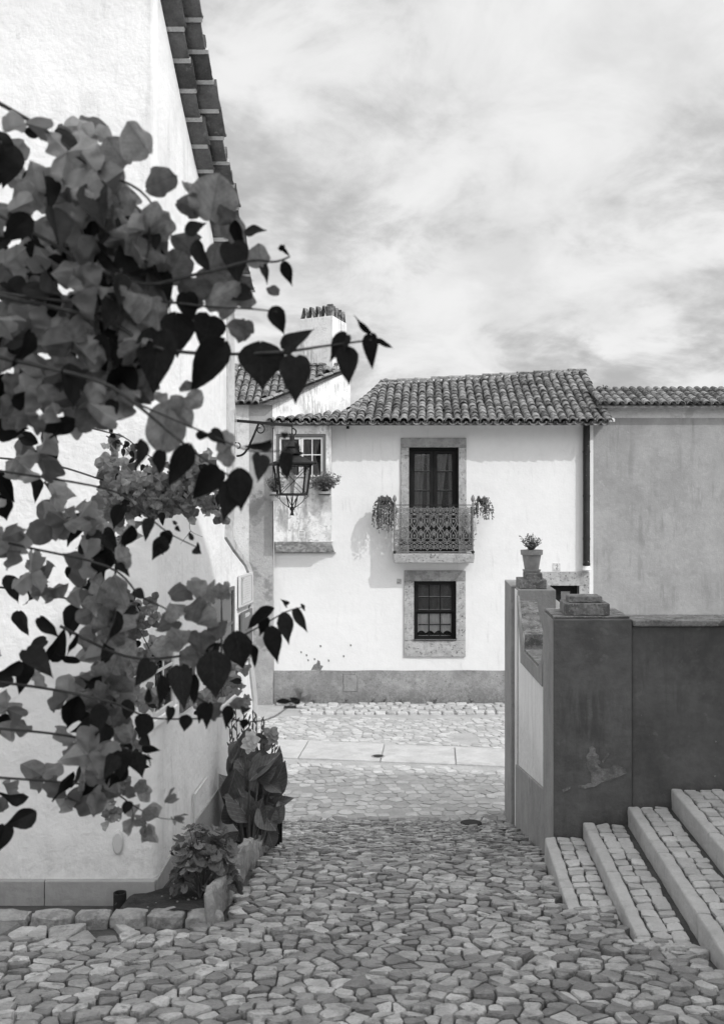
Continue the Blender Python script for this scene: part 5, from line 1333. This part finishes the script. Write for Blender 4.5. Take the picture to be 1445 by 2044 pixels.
NB = [(452, 476, 474, 428, 46, 1.74, .3), (432, 622, 462, 566, 60, 1.75, .2), (476, 604, 506, 588, 30, 1.74, .4), (440, 520, 476, 540, 44, 1.76, .5), (480, 560, 500, 600, 34, 1.75, .4), (300, 306, 252, 244, 62, 1.7, .3), (290, 372, 340, 346, 52, 1.7, .3), (420, 440, 438, 346, 88, 1.7, .1), (408, 420, 378, 366, 40, 1.72, .5), (352, 400, 386, 420, 46, 1.7, .3), (438, 404, 462, 440, 50, 1.7, .4),
 (522, 532, 514, 486, 44, 1.74, .2), (492, 640, 474, 690, 42, 1.7, .2), (478, 672, 486, 634, 46, 1.7, .4), (422, 600, 480, 572, 56, 1.7, .3), (336, 808, 320, 904, 72, 1.66, .05), (326, 812, 306, 788, 26, 1.68, .6), (350, 820, 384, 850, 34, 1.68, .4), (368, 800, 340, 822, 38, 1.68, .4), (372, 790, 402, 812, 42, 1.68, .3), (378, 780, 362, 766, 26, 1.7, .3),
 (468, 884, 440, 870, 44, 1.66, .4), (456, 890, 462, 930, 34, 1.66, .4), (250, 430, 222, 360, 70, 1.74, .2), (228, 470, 262, 400, 70, 1.76, .3), (252, 330, 214, 272, 66, 1.75, .2), (330, 560, 366, 500, 60, 1.75, .3), (360, 560, 392, 596, 60, 1.75, .3), (234, 600, 282, 630, 66, 1.75, .3), (420, 540, 400, 600, 62, 1.76, .3), (222, 700, 250, 780, 70, 1.74, .2), (300, 740, 240, 800, 62, 1.75, .4),
 (380, 500, 350, 470, 56, 1.75, .3), (435, 486, 420, 530, 50, 1.76, .3), (500, 560, 462, 612, 40, 1.75, .4), (318, 640, 270, 600, 60, 1.77, .3), (540, 588, 548, 568, 26, 1.75, .4),
 (232, 1118, 262, 1110, 46, 2.1, .3), (226, 1150, 248, 1210, 44, 2.12, .3), (372, 1198, 366, 1158, 46, 2.08, .4), (400, 1196, 380, 1160, 36, 2.08, .3), (430, 1200, 424, 1160, 20, 2.1, .6), (440, 1198, 446, 1162, 20, 2.1, .5), (430, 1192, 456, 1178, 34, 2.1, .3), (352, 1240, 316, 1252, 40, 2.08, .3), (360, 1230, 340, 1196, 44, 2.06, .2), (384, 1240, 400, 1190, 52, 2.04, .2), (392, 1246, 436, 1232, 48, 2.05, .3), (372, 1260, 350, 1300, 50, 2.05, .2), (400, 1262, 402, 1312, 48, 2.04, .2), (420, 1260, 452, 1246, 32, 2.06, .4), (352, 1270, 318, 1290, 44, 2.06, .3), (380, 1290, 412, 1330, 44, 2.05, .3), (340, 1286, 300, 1300, 40, 2.1, .4),
 (236, 1290, 214, 1240, 44, 2.15, .3), (240, 1310, 270, 1280, 44, 2.15, .2), (236, 1340, 226, 1390, 44, 2.15, .3), (244, 1420, 216, 1450, 40, 2.15, .3), (230, 1462, 262, 1450, 44, 2.15, .3), (262, 1480, 250, 1430, 40, 2.15, .3), (228, 1480, 214, 1520, 40, 2.15, .3), (262, 1570, 244, 1590, 30, 2.2, .4), (276, 1560, 292, 1580, 28, 2.2, .4),
 (462, 1402, 480, 1424, 26, 2.08, .4), (440, 1404, 430, 1440, 26, 2.08, .4), (602, 1400, 600, 1378, 14, 2.1, .2), (604, 1402, 620, 1384, 14, 2.1, .3), (296, 1602, 290, 1574, 26, 2.3, .3), (292, 1612, 310, 1634, 30, 2.3, .3), (296, 1628, 326, 1616, 28, 2.3, .3), (328, 1604, 340, 1588, 22, 2.3, .3), (262, 1632, 276, 1606, 22, 2.3, .4), (262, 1634, 258, 1674, 24, 2.3, .3), (292, 1650, 284, 1684, 24, 2.3, .3), (294, 1650, 310, 1682, 26, 2.3, .3), (292, 1648, 280, 1636, 20, 2.3, .4), (345, 1632, 360, 1630, 16, 2.3, .3), (346, 1636, 350, 1646, 12, 2.3, .3), (240, 1630, 226, 1640, 14, 2.3, .4)]
for i, (bx_, by_, tx_, ty_, w, D, roll) in enumerate(NB):
    B_ = P(bx_, by_, D); T_ = P(tx_, ty_, D+rb.uniform(-.03, .03)); put_leaf(nbg, 'bract', BRACTS[i % 6], B_, T_, w/FPX*D*1.05, roll*(1 if i % 2 else -1))
stem(nbg, [(212, 1575), (240, 1590), (262, 1606), (290, 1622), (322, 1634), (350, 1636)], .0022, 2.3)
stem(nbg, [(-200, 1540), (100, 1560), (212, 1572)], .004, 2.3)
stem(nbg, [(290, 1622), (291, 1650), (288, 1664)], .0012, 2.3); stem(nbg, [(262, 1606), (266, 1630), (262, 1650)], .0012, 2.3)
# filler foliage at the left, where the shrub is dense
def in_dense(x, y):
    if y < 240: return False
    lim = 0
    for a, c, l in [(240, 330, 225), (330, 420, 270), (420, 520, 330), (520, 620, 345), (620, 700, 330), (700, 800, 300), (800, 850, 225), (850, 980, 120), (980, 1100, 215), (1100, 1180, 240), (1180, 1300, 262), (1300, 1400, 262), (1400, 1480, 245), (1480, 1590, 262), (1590, 1660, 200)]:
        if a <= y < c: lim = l
    return x < lim
nl = nbr = 0; k = 0
fl = MB(); fb = MB()
def add_to(mb, me, base, tip, width, roll):
    m = leaf_M(base, tip, width, roll); mb.add([m @ v.co for v in me.vertices], [tuple(p.vertices) for p in me.polygons])
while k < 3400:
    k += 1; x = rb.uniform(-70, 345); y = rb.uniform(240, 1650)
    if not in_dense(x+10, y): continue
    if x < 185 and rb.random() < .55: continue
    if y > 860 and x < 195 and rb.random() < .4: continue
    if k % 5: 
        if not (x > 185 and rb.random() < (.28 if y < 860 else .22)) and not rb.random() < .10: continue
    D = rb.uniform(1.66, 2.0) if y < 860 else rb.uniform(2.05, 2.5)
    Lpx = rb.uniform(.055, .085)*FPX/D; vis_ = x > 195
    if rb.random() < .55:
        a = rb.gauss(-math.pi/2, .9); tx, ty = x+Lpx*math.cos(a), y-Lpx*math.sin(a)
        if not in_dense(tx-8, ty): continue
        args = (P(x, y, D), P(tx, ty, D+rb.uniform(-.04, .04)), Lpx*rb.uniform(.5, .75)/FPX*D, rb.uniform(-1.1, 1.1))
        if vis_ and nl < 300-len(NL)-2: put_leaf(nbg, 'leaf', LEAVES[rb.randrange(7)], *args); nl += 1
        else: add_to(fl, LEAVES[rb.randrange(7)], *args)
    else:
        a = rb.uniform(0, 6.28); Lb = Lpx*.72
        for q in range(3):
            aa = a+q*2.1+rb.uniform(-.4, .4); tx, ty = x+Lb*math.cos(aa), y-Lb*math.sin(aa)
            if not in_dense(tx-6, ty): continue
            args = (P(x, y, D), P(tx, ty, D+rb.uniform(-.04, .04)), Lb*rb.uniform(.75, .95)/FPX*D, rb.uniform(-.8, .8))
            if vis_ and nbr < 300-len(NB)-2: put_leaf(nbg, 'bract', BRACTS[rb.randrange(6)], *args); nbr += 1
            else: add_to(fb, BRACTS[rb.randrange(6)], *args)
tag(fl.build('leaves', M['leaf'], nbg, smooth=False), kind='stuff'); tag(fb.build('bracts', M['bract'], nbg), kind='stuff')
# ---- farther bougainvillea against the corner of the left house -----------------------
fbg = thing('bougainvillea', (-2.35, 4.7, gz(4.7)), 'second bougainvillea with small bracts spread over the white wall behind the close one', 'shrub')
MB().tube([(-2.35, 4.7, gz(4.7)-.05), (-2.3, 4.65, gz(4.7)+.9), (-2.2, 4.6, CAMZ-.5), (-2.0, 4.55, CAMZ+.1)], [.04, .034, .028, .02], 8).build('trunk', M['stem'], fbg, smooth=True)
FD = 4.3
stem(fbg, [(-250, 800), (60, 830), (212, 862), (250, 874), (290, 905), (350, 940)], .005, FD)
stem(fbg, [(-250, 900), (60, 920), (212, 960), (300, 985), (380, 1000), (420, 985)], .006, FD)
stem(fbg, [(-250, 1150), (60, 1180), (212, 1220), (270, 1250), (300, 1300)], .006, FD)
stem(fbg, [(212, 870), (240, 884), (268, 915), (300, 950)], .003, FD)
stem(fbg, [(372, 1020), (378, 1040), (381, 1060), (405, 1072)], .0022, FD); stem(fbg, [(381, 1060), (360, 1086)], .0018, FD)
clus = [(225, 960, 40, 60), (270, 975, 45, 32), (320, 975, 45, 40), (345, 1000, 50, 26), (395, 975, 42, 40), (410, 1000, 30, 22), (395, 935, 24, 30), (300, 1005, 40, 22), (250, 1010, 40, 30), (230, 1190, 22, 30), (285, 1230, 30, 34), (240, 1280, 34, 40), (300, 1300, 26, 20), (225, 1370, 20, 30), (290, 1395, 26, 20), (440, 1350, 30, 30), (400, 1400, 24, 16), (225, 1080, 20, 40), (235, 1230, 26, 30), (262, 1330, 30, 24), (225, 1440, 22, 34), (262, 1500, 22, 30), (235, 1560, 24, 26), (222, 1620, 14, 18)]
nbc = 0; nlc = 0; fx2 = MB(); rb.shuffle(clus)
for (cx, cy, rx, ry) in clus:
    for q in range(int(rx*ry/62)+5):
        x = cx+rb.gauss(0, rx*.55); y = cy+rb.gauss(0, ry*.55); D = FD+rb.uniform(-.12, .2); Lp = rb.uniform(.030, .05)*FPX/D
        if x < 195: continue
        if rb.random() < .82:
            a = rb.uniform(0, 6.28)
            for s in range(3):
                aa = a+s*2.1; args = (P(x, y, D), P(x+Lp*math.cos(aa), y-Lp*math.sin(aa), D+rb.uniform(-.02, .02)), Lp*.9/FPX*D, rb.uniform(-.9, .9)); nbc += 1
                if nbc < 298: put_leaf(fbg, 'bract', BRACTS[rb.randrange(6)], *args)
                else: add_to(fx2, BRACTS[rb.randrange(6)], *args)
        else:
            a = rb.gauss(-1.57, .8); put_leaf(fbg, 'leaf', LEAVES[rb.randrange(7)], P(x, y, D), P(x+Lp*1.2*math.cos(a), y-Lp*1.2*math.sin(a), D), Lp*.7/FPX*D, rb.uniform(-.8, .8)); nlc += 1
for (x, y) in [(222, 856), (230, 868), (226, 884), (245, 896), (258, 884), (262, 900), (268, 915), (270, 888), (250, 880), (288, 928), (300, 940), (240, 880)]:
    a = rb.gauss(-1.5, .7); Lp = rb.uniform(14, 20); put_leaf(fbg, 'leaf', LEAVES[rb.randrange(7)], P(x, y, FD), P(x+Lp*math.cos(a), y-Lp*math.sin(a), FD), Lp*.6/FPX*FD, rb.uniform(-.6, .6))

if fx2.f: tag(fx2.build('bracts', M['bract'], fbg), kind='stuff')
# ------------------------------------------------------------------ planting bed
bed = thing('planting_bed', (-1.1, 7.3, gz(7.3)), 'narrow planting bed edged with upright stones along the foot of the left house', 'flower bed')
def bed_z(Y): return gz(Y)+.045+.05*max(0, min(1, (Y-6)/1.5))
def wall_x(Y): return -1.855+.088*Y if Y > 6.1 else -2.4
b = MB(); nY = 26; nX = 8
for j in range(nY+1):
    Y = 5.62+(9.6-5.62)*j/nY
    for i in range(nX+1):
        xl = wall_x(Y)-.02 if Y > 6.12 else -1.45; x = xl+(bed_edge(Y)-.03-xl)*i/nX
        b.v.append((x, Y, bed_z(Y)+.025*mnoise.noise(Vector((x*9, Y*9, 3)))+.018*mnoise.noise(Vector((x*30, Y*30, 3)))))
for j in range(nY):
    for i in range(nX): b.f.append((j*(nX+1)+i, j*(nX+1)+i+1, (j+1)*(nX+1)+i+1, (j+1)*(nX+1)+i))
tag(b.build('soil', M['soil'], bed), kind='stuff')
def rubble(par, name, c, sx, sy, sz, rz=0, tilt=0, seed=0, m='cobble'):
    rn = random.Random(seed); b = MB(); vs = []
    lev = [(-.5, .95), (-.1, 1.0), (.40, .96), (.5, .80)]; n = 10
    for zl_, s in lev:
        for k in range(n):
            a = 2*math.pi*k/n; ca, sa = math.cos(a), math.sin(a); q = 1/max(abs(ca), abs(sa))**.95
            j = rn.uniform(.90, 1.08); vs.append(Vector((ca*q*.5*sx*s*j, sa*q*.5*sy*s*j, sz*(zl_+rn.uniform(-.07, .05)))))
    R_ = Matrix.Rotation(rz, 3, 'Z') @ Matrix.Rotation(tilt, 3, 'Y')
    vs = [R_ @ v+Vector(c) for v in vs]; fs = [tuple(range(n-1, -1, -1)), tuple(3*n+k for k in range(n))]
    for l in range(3):
        for k in range(n): fs.append((l*n+k, l*n+(k+1) % n, (l+1)*n+(k+1) % n, (l+1)*n+k))
    b.add(vs, fs); return roughen(b.build(name, M[m], par, bevel=.004), 2, .012, 12, seed, .006)
Y = 5.50; k = 0; rr = random.Random(31)
while Y < 9.5:
    L_ = rr.uniform(.24, .42) if Y < 6.2 or rr.random() < .4 else rr.uniform(.14, .24)
    h = rr.uniform(.20, .30) if Y < 6.3 else rr.uniform(.13, .24)
    rubble(bed, 'edging_stone', (bed_edge(Y+L_/2)-.03, Y+L_/2, gz(Y+L_/2)-.03+h/2), rr.uniform(.045, .08), L_*.97, h, rr.uniform(-.12, .12), rr.uniform(-.12, .08), k, 'edge_stone'); Y += L_; k += 1
x = -2.3
while x < -.95:
    w = rr.uniform(.2, .36); rubble(bed, 'edging_stone', (x+w/2, 5.60+rr.uniform(-.02, .02), gz(5.6)-.01), w*.96, .14, .12, rr.uniform(-.08, .08), 0, k+50, 'edge_stone'); x += w; k += 1
b = MB()
for k in range(130):
    Yp = rr.uniform(5.7, 9); xp_ = rr.uniform(wall_x(max(Yp, 6.12))+.03, bed_edge(Yp)-.06)
    if xp_ < -2: continue
    s = rr.uniform(.004, .011); z_ = bed_z(Yp); b.lathe((xp_, Yp, z_), [(s*.8, -.004), (s, s*.4), (s*.4, s*.8)], 6)
tag(b.build('pebbles', M['limestone_grey'], bed), kind='stuff')
# ---- geranium
def geranium_leaf(seed):
    rn = random.Random(seed); b = MB(); n = 20; b.v.append((0, 0, 0))
    for ring, rr_ in ((1, .5), (2, 1.0)):
        for k in range(n):
            a = R(-160)+R(320)*k/(n-1)
            s = rr_*.5*(1+.07*math.cos(a*7)*(ring == 2)+rn.uniform(-.02, .02)); z = .05*math.cos(a*7)*rr_+.10*rr_*rr_
            b.v.append((s*math.sin(a), s*math.cos(a), z))
    for k in range(n-1): b.f.append((0, 1+k+1, 1+k)); b.f.append((1+k, 1+k+1, 1+n+k+1, 1+n+k))
    return b.mesh('leaf', M['geranium_leaf'], smooth=True)
GL = [geranium_leaf(i) for i in range(4)]
gc = Vector((P(408, 1760, 6.0).x, 6.0, bed_z(6.0)))
ger = thing('geranium', tuple(gc), 'bushy geranium with round scalloped leaves at the near end of the planting bed', 'plant')
rg_ = random.Random(8)
for k in range(150):
    a = rg_.uniform(0, 6.28); el = math.asin(rg_.uniform(-.05, 1)); rr_ = rg_.uniform(.6, 1.0)
    c = gc+Vector((math.cos(a)*math.cos(el)*.235*rr_, math.sin(a)*math.cos(el)*.19*rr_, .06+math.sin(el)*(.38+.07*math.sin(a*2))*rr_+.02))
    nrm = (Vector((c.x-gc.x, c.y-gc.y, (c.z-gc.z)*.8+.05)).normalized()+Vector((rg_.gauss(0, .5), rg_.gauss(0, .5), rg_.uniform(-.2, .6)))).normalized()
    s = rg_.uniform(.055, .105); up = Vector((0, 0, -1)) if abs(nrm.z) < .9 else Vector((1, 0, 0))
    y_ = (up-nrm*up.dot(nrm)).normalized(); x_ = y_.cross(nrm); m_ = Matrix((x_*s, y_*s, nrm*s)).transposed().to_4x4(); m_.translation = c-gc
    link('leaf', GL[k % 4], ger, M=m_)
    if k % 4 == 0: MB().tube([gc+Vector((rg_.uniform(-.04, .04), rg_.uniform(-.04, .04), -.02)), gc+(c-gc)*.5+Vector((0, 0, .03)), c], [.006, .004, .002], 5).build('stem', M['green_stem'], ger)
# ---- cannas
cc_ = Vector((P(503, 1690, 7.75).x, 7.75, bed_z(7.75)))
can = thing('canna', tuple(cc_), 'clump of cannas with broad pointed leaves and pale flowers in the planting bed', 'plant')
CD = 7.75
CL = [(462, 1560, 500, 1455, 40), (470, 1535, 452, 1610, 34), (500, 1620, 515, 1510, 30), (480, 1530, 482, 1590, 34), (520, 1640, 492, 1575, 44), (486, 1580, 545, 1612, 38), (500, 1572, 532, 1552, 26), (535, 1590, 568, 1528, 32), (540, 1612, 578, 1592, 18), (556, 1600, 566, 1630, 12), (498, 1560, 560, 1500, 24), (505, 1520, 545, 1515, 26), (520, 1500, 548, 1470, 16), (500, 1640, 452, 1570, 40), (480, 1640, 448, 1600, 36), (470, 1600, 446, 1548, 30), (500, 1640, 528, 1690, 34), (515, 1610, 552, 1660, 34), (530, 1600, 552, 1640, 26), (500, 1560, 470, 1510, 30), (470, 1480, 462, 1520, 16), (510, 1470, 530, 1480, 14), (520, 1500, 520, 1560, 24), (478, 1660, 462, 1700, 30), (500, 1600, 484, 1660, 34), (530, 1560, 560, 1580, 22), (545, 1540, 560, 1500, 18), (488, 1560, 500, 1510, 28), (455, 1600, 470, 1540, 26), (528, 1640, 556, 1668, 20), (470, 1650, 500, 1600, 34), (510, 1650, 520, 1600, 30), (505, 1590, 478, 1545, 34), (515, 1560, 542, 1535, 26), (495, 1610, 470, 1640, 30), (540, 1640, 566, 1610, 24), (470, 1560, 448, 1575, 26), (520, 1590, 560, 1560, 28), (492, 1540, 512, 1490, 26), (535, 1660, 545, 1690, 24), (486, 1620, 516, 1660, 34)]
for i, (bx_, by_, tx_, ty_, w) in enumerate(CL):
    D = CD+rg_.uniform(-.22, .18); B_ = P(bx_, by_, D); T_ = P(tx_, ty_, D-rg_.uniform(-.02, .14))
    lf = put_leaf(can, 'leaf', CANNA[i % 6], B_, T_, w/FPX*D*1.45, rg_.uniform(-.5, .5))
    b = MB(); d = (T_-B_); f = (Vector((0, 0, CAMZ))-B_).normalized()*.004
    b0 = Vector((cc_.x+(B_.x-cc_.x)*.35, D, cc_.z-.02)); MB().tube([b0, b0.lerp(B_, .6)+Vector((0, .01, .04)), B_], [.011, .008, .005], 6).build('stem', M['canna_rib'] if i % 3 == 0 else M['green_stem'], can)
for i, (bx_, tx_, ty_) in enumerate([(470, 462, 1440), (478, 470, 1410), (488, 486, 1418), (500, 505, 1425), (508, 512, 1430), (515, 522, 1440), (528, 545, 1470), (465, 458, 1452), (524, 527, 1446), (540, 550, 1462), (496, 497, 1436)]):
    D = CD+rg_.uniform(-.15, .15); B_ = P(bx_, 1640, D); T_ = P(tx_, ty_, D)
    b = MB(); b.tube([B_, B_.lerp(T_, .5)+Vector((.01, 0, 0)), T_], [.008, .006, .0035], 6); b.build('flower_stalk', M['green_stem'], can)
    b = MB()
    for q in range(5):
        p = B_.lerp(T_, .72+.27*q/4); a = rg_.uniform(0, 6.28); e = p+Vector((math.cos(a)*.03, math.sin(a)*.02, .045)); b.tube([p, p.lerp(e, .5), e], [.005, .009, .002], 5)
    b.build('bud', M['green_stem'], can)
PT = leaf_mesh('petal', BRACT_T, M['petal'], fold=.1, curl=.5, ruffle=.9, seed=3); PM = leaf_mesh('petal', BRACT_T, M['petal_mid'], fold=.1, curl=.5, ruffle=.9, seed=5)
for (fx_, fy_, s, me) in [(500, 1478, .075, PT), (498, 1490, .06, PT), (541, 1464, .06, PM), (487, 1404, .05, PM), (492, 1396, .04, PM), (545, 1475, .045, PM)]:
    for q in range(6):
        a = q*1.05+rg_.uniform(-.3, .3); D = CD-.40; c = P(fx_, fy_, D); e = c+Vector((math.cos(a)*s, rg_.uniform(-.04, .01), math.sin(a)*s)); put_leaf(can, 'petal', me, c, e, s*.75, rg_.uniform(-.5, .5))
stk = thing('plant_stakes', tuple(P(553, 1650, 8.15)), 'dark upright slats of a low fence standing behind the cannas', 'fence')
for i, px in enumerate((546, 551, 556, 561)):
    zb_ = gz(8.3); a = P(px, 1570+i*3, 8.3+i*.05); MB().box(a.x-.012, a.x+.010, a.y, a.y+.012, zb_, a.z).build('slat', M['dark_wood'], stk)
# ------------------------------------------------------------------ small foliage masses
def sprigs(th, c, rx, ry, rz_, n, L_, m, seed, droop=0.0, leaf=.02, name='foliage', up=.6, stem_m=None, per=7, wide=.55):
    rn = random.Random(seed); b = MB(); st = MB(); c = Vector(c)
    for i in range(n):
        a = rn.uniform(0, 6.28); e = rn.uniform(.1, 1.0)
        tip = c+Vector((math.cos(a)*rx*e, math.sin(a)*ry*e, rz_*rn.uniform(.35, 1.0)*(1-.5*e*(1-up))-droop*e*rn.uniform(.4, 1)))
        mid_ = c.lerp(tip, .5)+Vector((0, 0, abs(droop)*.25+.01))
        st.tube([c, mid_, tip], .0022, 4, cap=False)
        for q in range(per):
            t = .25+.75*q/(per-1); p = (c.lerp(mid_, t*2) if t < .5 else mid_.lerp(tip, t*2-1))
            d = Vector((rn.gauss(0, 1), rn.gauss(0, 1), rn.gauss(.2, .8)-droop*3)).normalized(); s = leaf*rn.uniform(.6, 1.3)
            o = d.orthogonal().normalized(); o = (Matrix.Rotation(rn.uniform(0, 6.28), 3, d) @ o)*s*wide*.5
            b.add([p, p+d*s*.45+o, p+d*s, p+d*s*.45-o], [(0, 1, 2, 3)])
    st.build('stems', stem_m or M['green_stem'], th); th2 = tag(b.build(name, M[m], th), kind='stuff'); return th2
for o in ([pt_]):
    sprigs(pt_, (pt_.location.x, pt_.location.y, pt_.location.z+.25), .17, .13, .23, 60, 0, 'leaf_mid', 3, leaf=.026)
YP = YO-.16
t = thing('window_pot', (fx(648, YP), YP, fz(1003, YP)), 'terracotta pot with a bushy plant hung on the wall right of the lantern', 'flower pot', None)
pot(t, .135, .235, saucer=False); sprigs(t, (t.location.x-.0, YP, t.location.z+.22), .40, .26, .50, 170, 0, 'leaf_mid', 5, leaf=.055, droop=.05)
MB().lathe((t.location.x, YP, t.location.z+.16), [(.125, 0), (.135, 0), (.135, .014), (.125, .014)], 20).build('ring_holder', M['iron'], t)
MB().bar((t.location.x, YP+.13, t.location.z+.167), (t.location.x, YO+.0, t.location.z+.167), .014, .012).build('holder_arm', M['iron'], t)
t = thing('window_pot', (fx(548, YP), YP, fz(1001, YP)), 'terracotta pot half hidden behind the street lantern on the left edge of the bay', 'flower pot', None)
pot(t, .105, .20, saucer=False); sprigs(t, (t.location.x, YP, t.location.z+.19), .24, .18, .40, 90, 0, 'leaf_mid', 6, leaf=.05)
MB().lathe((t.location.x, YP, t.location.z+.13), [(.10, 0), (.11, 0), (.11, .014), (.10, .014)], 20).build('ring_holder', M['iron'], t)
MB().bar((t.location.x, YP+.10, t.location.z+.137), (t.location.x, YO+.0, t.location.z+.137), .014, .012).build('holder_arm', M['iron'], t)
def hanging(px, py, w, h, n, seed, label, m='leaf_mid'):
    c = P(px, py, YB+.12); t = thing('hanging_plant', tuple(c), label, 'plant'); rn = random.Random(seed)
    MB().lathe((c.x, c.y, c.z), [(.04, -.10), (.075, -.02), (.085, .0), (.07, .0)], 14).build('pot', M['iron'], t)
    b = MB()
    for i in range(n):
        a = rn.uniform(0, 6.28); r_ = rn.uniform(.35, 1)*w; L_ = rn.uniform(.25, 1)*h*(1-.35*(r_/w)); p0 = c+Vector((math.cos(a)*.05, math.sin(a)*.05, .01)); hz_ = rn.uniform(.0, .16)*(1-.6*r_/w); p1 = c+Vector((math.cos(a)*r_*.6, math.sin(a)*r_*.5, .03+hz_)); p2 = c+Vector((math.cos(a)*r_, math.sin(a)*r_*.7, -.05+hz_*.6-.1*(r_/w)**2)); p3 = p2+Vector((rn.gauss(0, .015), 0, -L_))
        pts_ = [p0, p1, p2, p2.lerp(p3, .5), p3]
        for s in range(int(4+L_*46)):
            u = rn.random(); k = min(3, int(u*4)); p = pts_[k].lerp(pts_[k+1], u*4-k); d = Vector((rn.gauss(0, .5), rn.gauss(0, .5), -1)).normalized(); ss = rn.uniform(.03, .05)
            b.tube([p, p+d*ss*.5+Vector((0, 0, .004)), p+d*ss], [.004, .011, .003], 5)
    tag(b.build('foliage', M[m], t), kind='stuff')
hanging(768, 1000, .27, .80, 80, 2, 'thick trailing succulent hanging off the left end of the balcony railing')
hanging(963, 1000, .25, .52, 44, 9, 'thinner straggly trailing plant hanging off the right end of the balcony railing')
t = thing('balcony_plant', tuple(P(938, 1100, YB+.3)), 'leafy plant on the balcony floor behind the right end of the railing', 'plant')
pot(t, .10, .14, saucer=False); sprigs(t, t.location+Vector((-.04, 0, .12)), .22, .12, .42, 46, 0, 'leaf_mid', 14, leaf=.05)
t = thing('balcony_plant', tuple(P(806, 1100, YB+.3)), 'low plant on the balcony floor behind the left end of the railing', 'plant')
pot(t, .09, .12, saucer=False); sprigs(t, t.location+Vector((0, 0, .10)), .2, .1, .2, 26, 0, 'leaf_mid', 15, leaf=.04)
t = thing('roof_weed', tuple(P(1206, 790, 21.9)), 'small weed growing on the neighbouring roof beside the tiled verge', 'plant')
sprigs(t, t.location, .16, .1, .26, 22, 0, 'leaf', 16, leaf=.045)
WL = ['weed tuft at the wall foot just right of the drain block', 'weed tuft at the wall foot below the plinth hatch', 'weed tuft at the wall foot halfway between hatch and lower window',
      'weed tuft at the wall foot, last one before the lower window', 'weed tuft at the wall foot below the left edge of the lower window', 'weed tuft at the wall foot below the middle of the lower window',
      'weed tuft at the wall foot right of the lower window, nearest the garden wall', 'leftmost weed tuft, at the corner of the old grey house', 'weed tuft at the old grey house foot just left of the drain block']
foot = [(628, 1410), (690, 1408), (742, 1409), (765, 1406), (800, 1409), (868, 1409), (940, 1410), (517, 1405), (530, 1408)]
for i, (x, y) in enumerate(foot):
    c = P(x, y, 20.93); t = thing('weed', (c.x, 20.93, gz(20.9)+.02), WL[i], 'plant', 'weeds along the foot of the white house')
    sprigs(t, t.location, .10, .04, .10, 8, 0, 'leaf_mid', 100+i, leaf=.03, per=4)
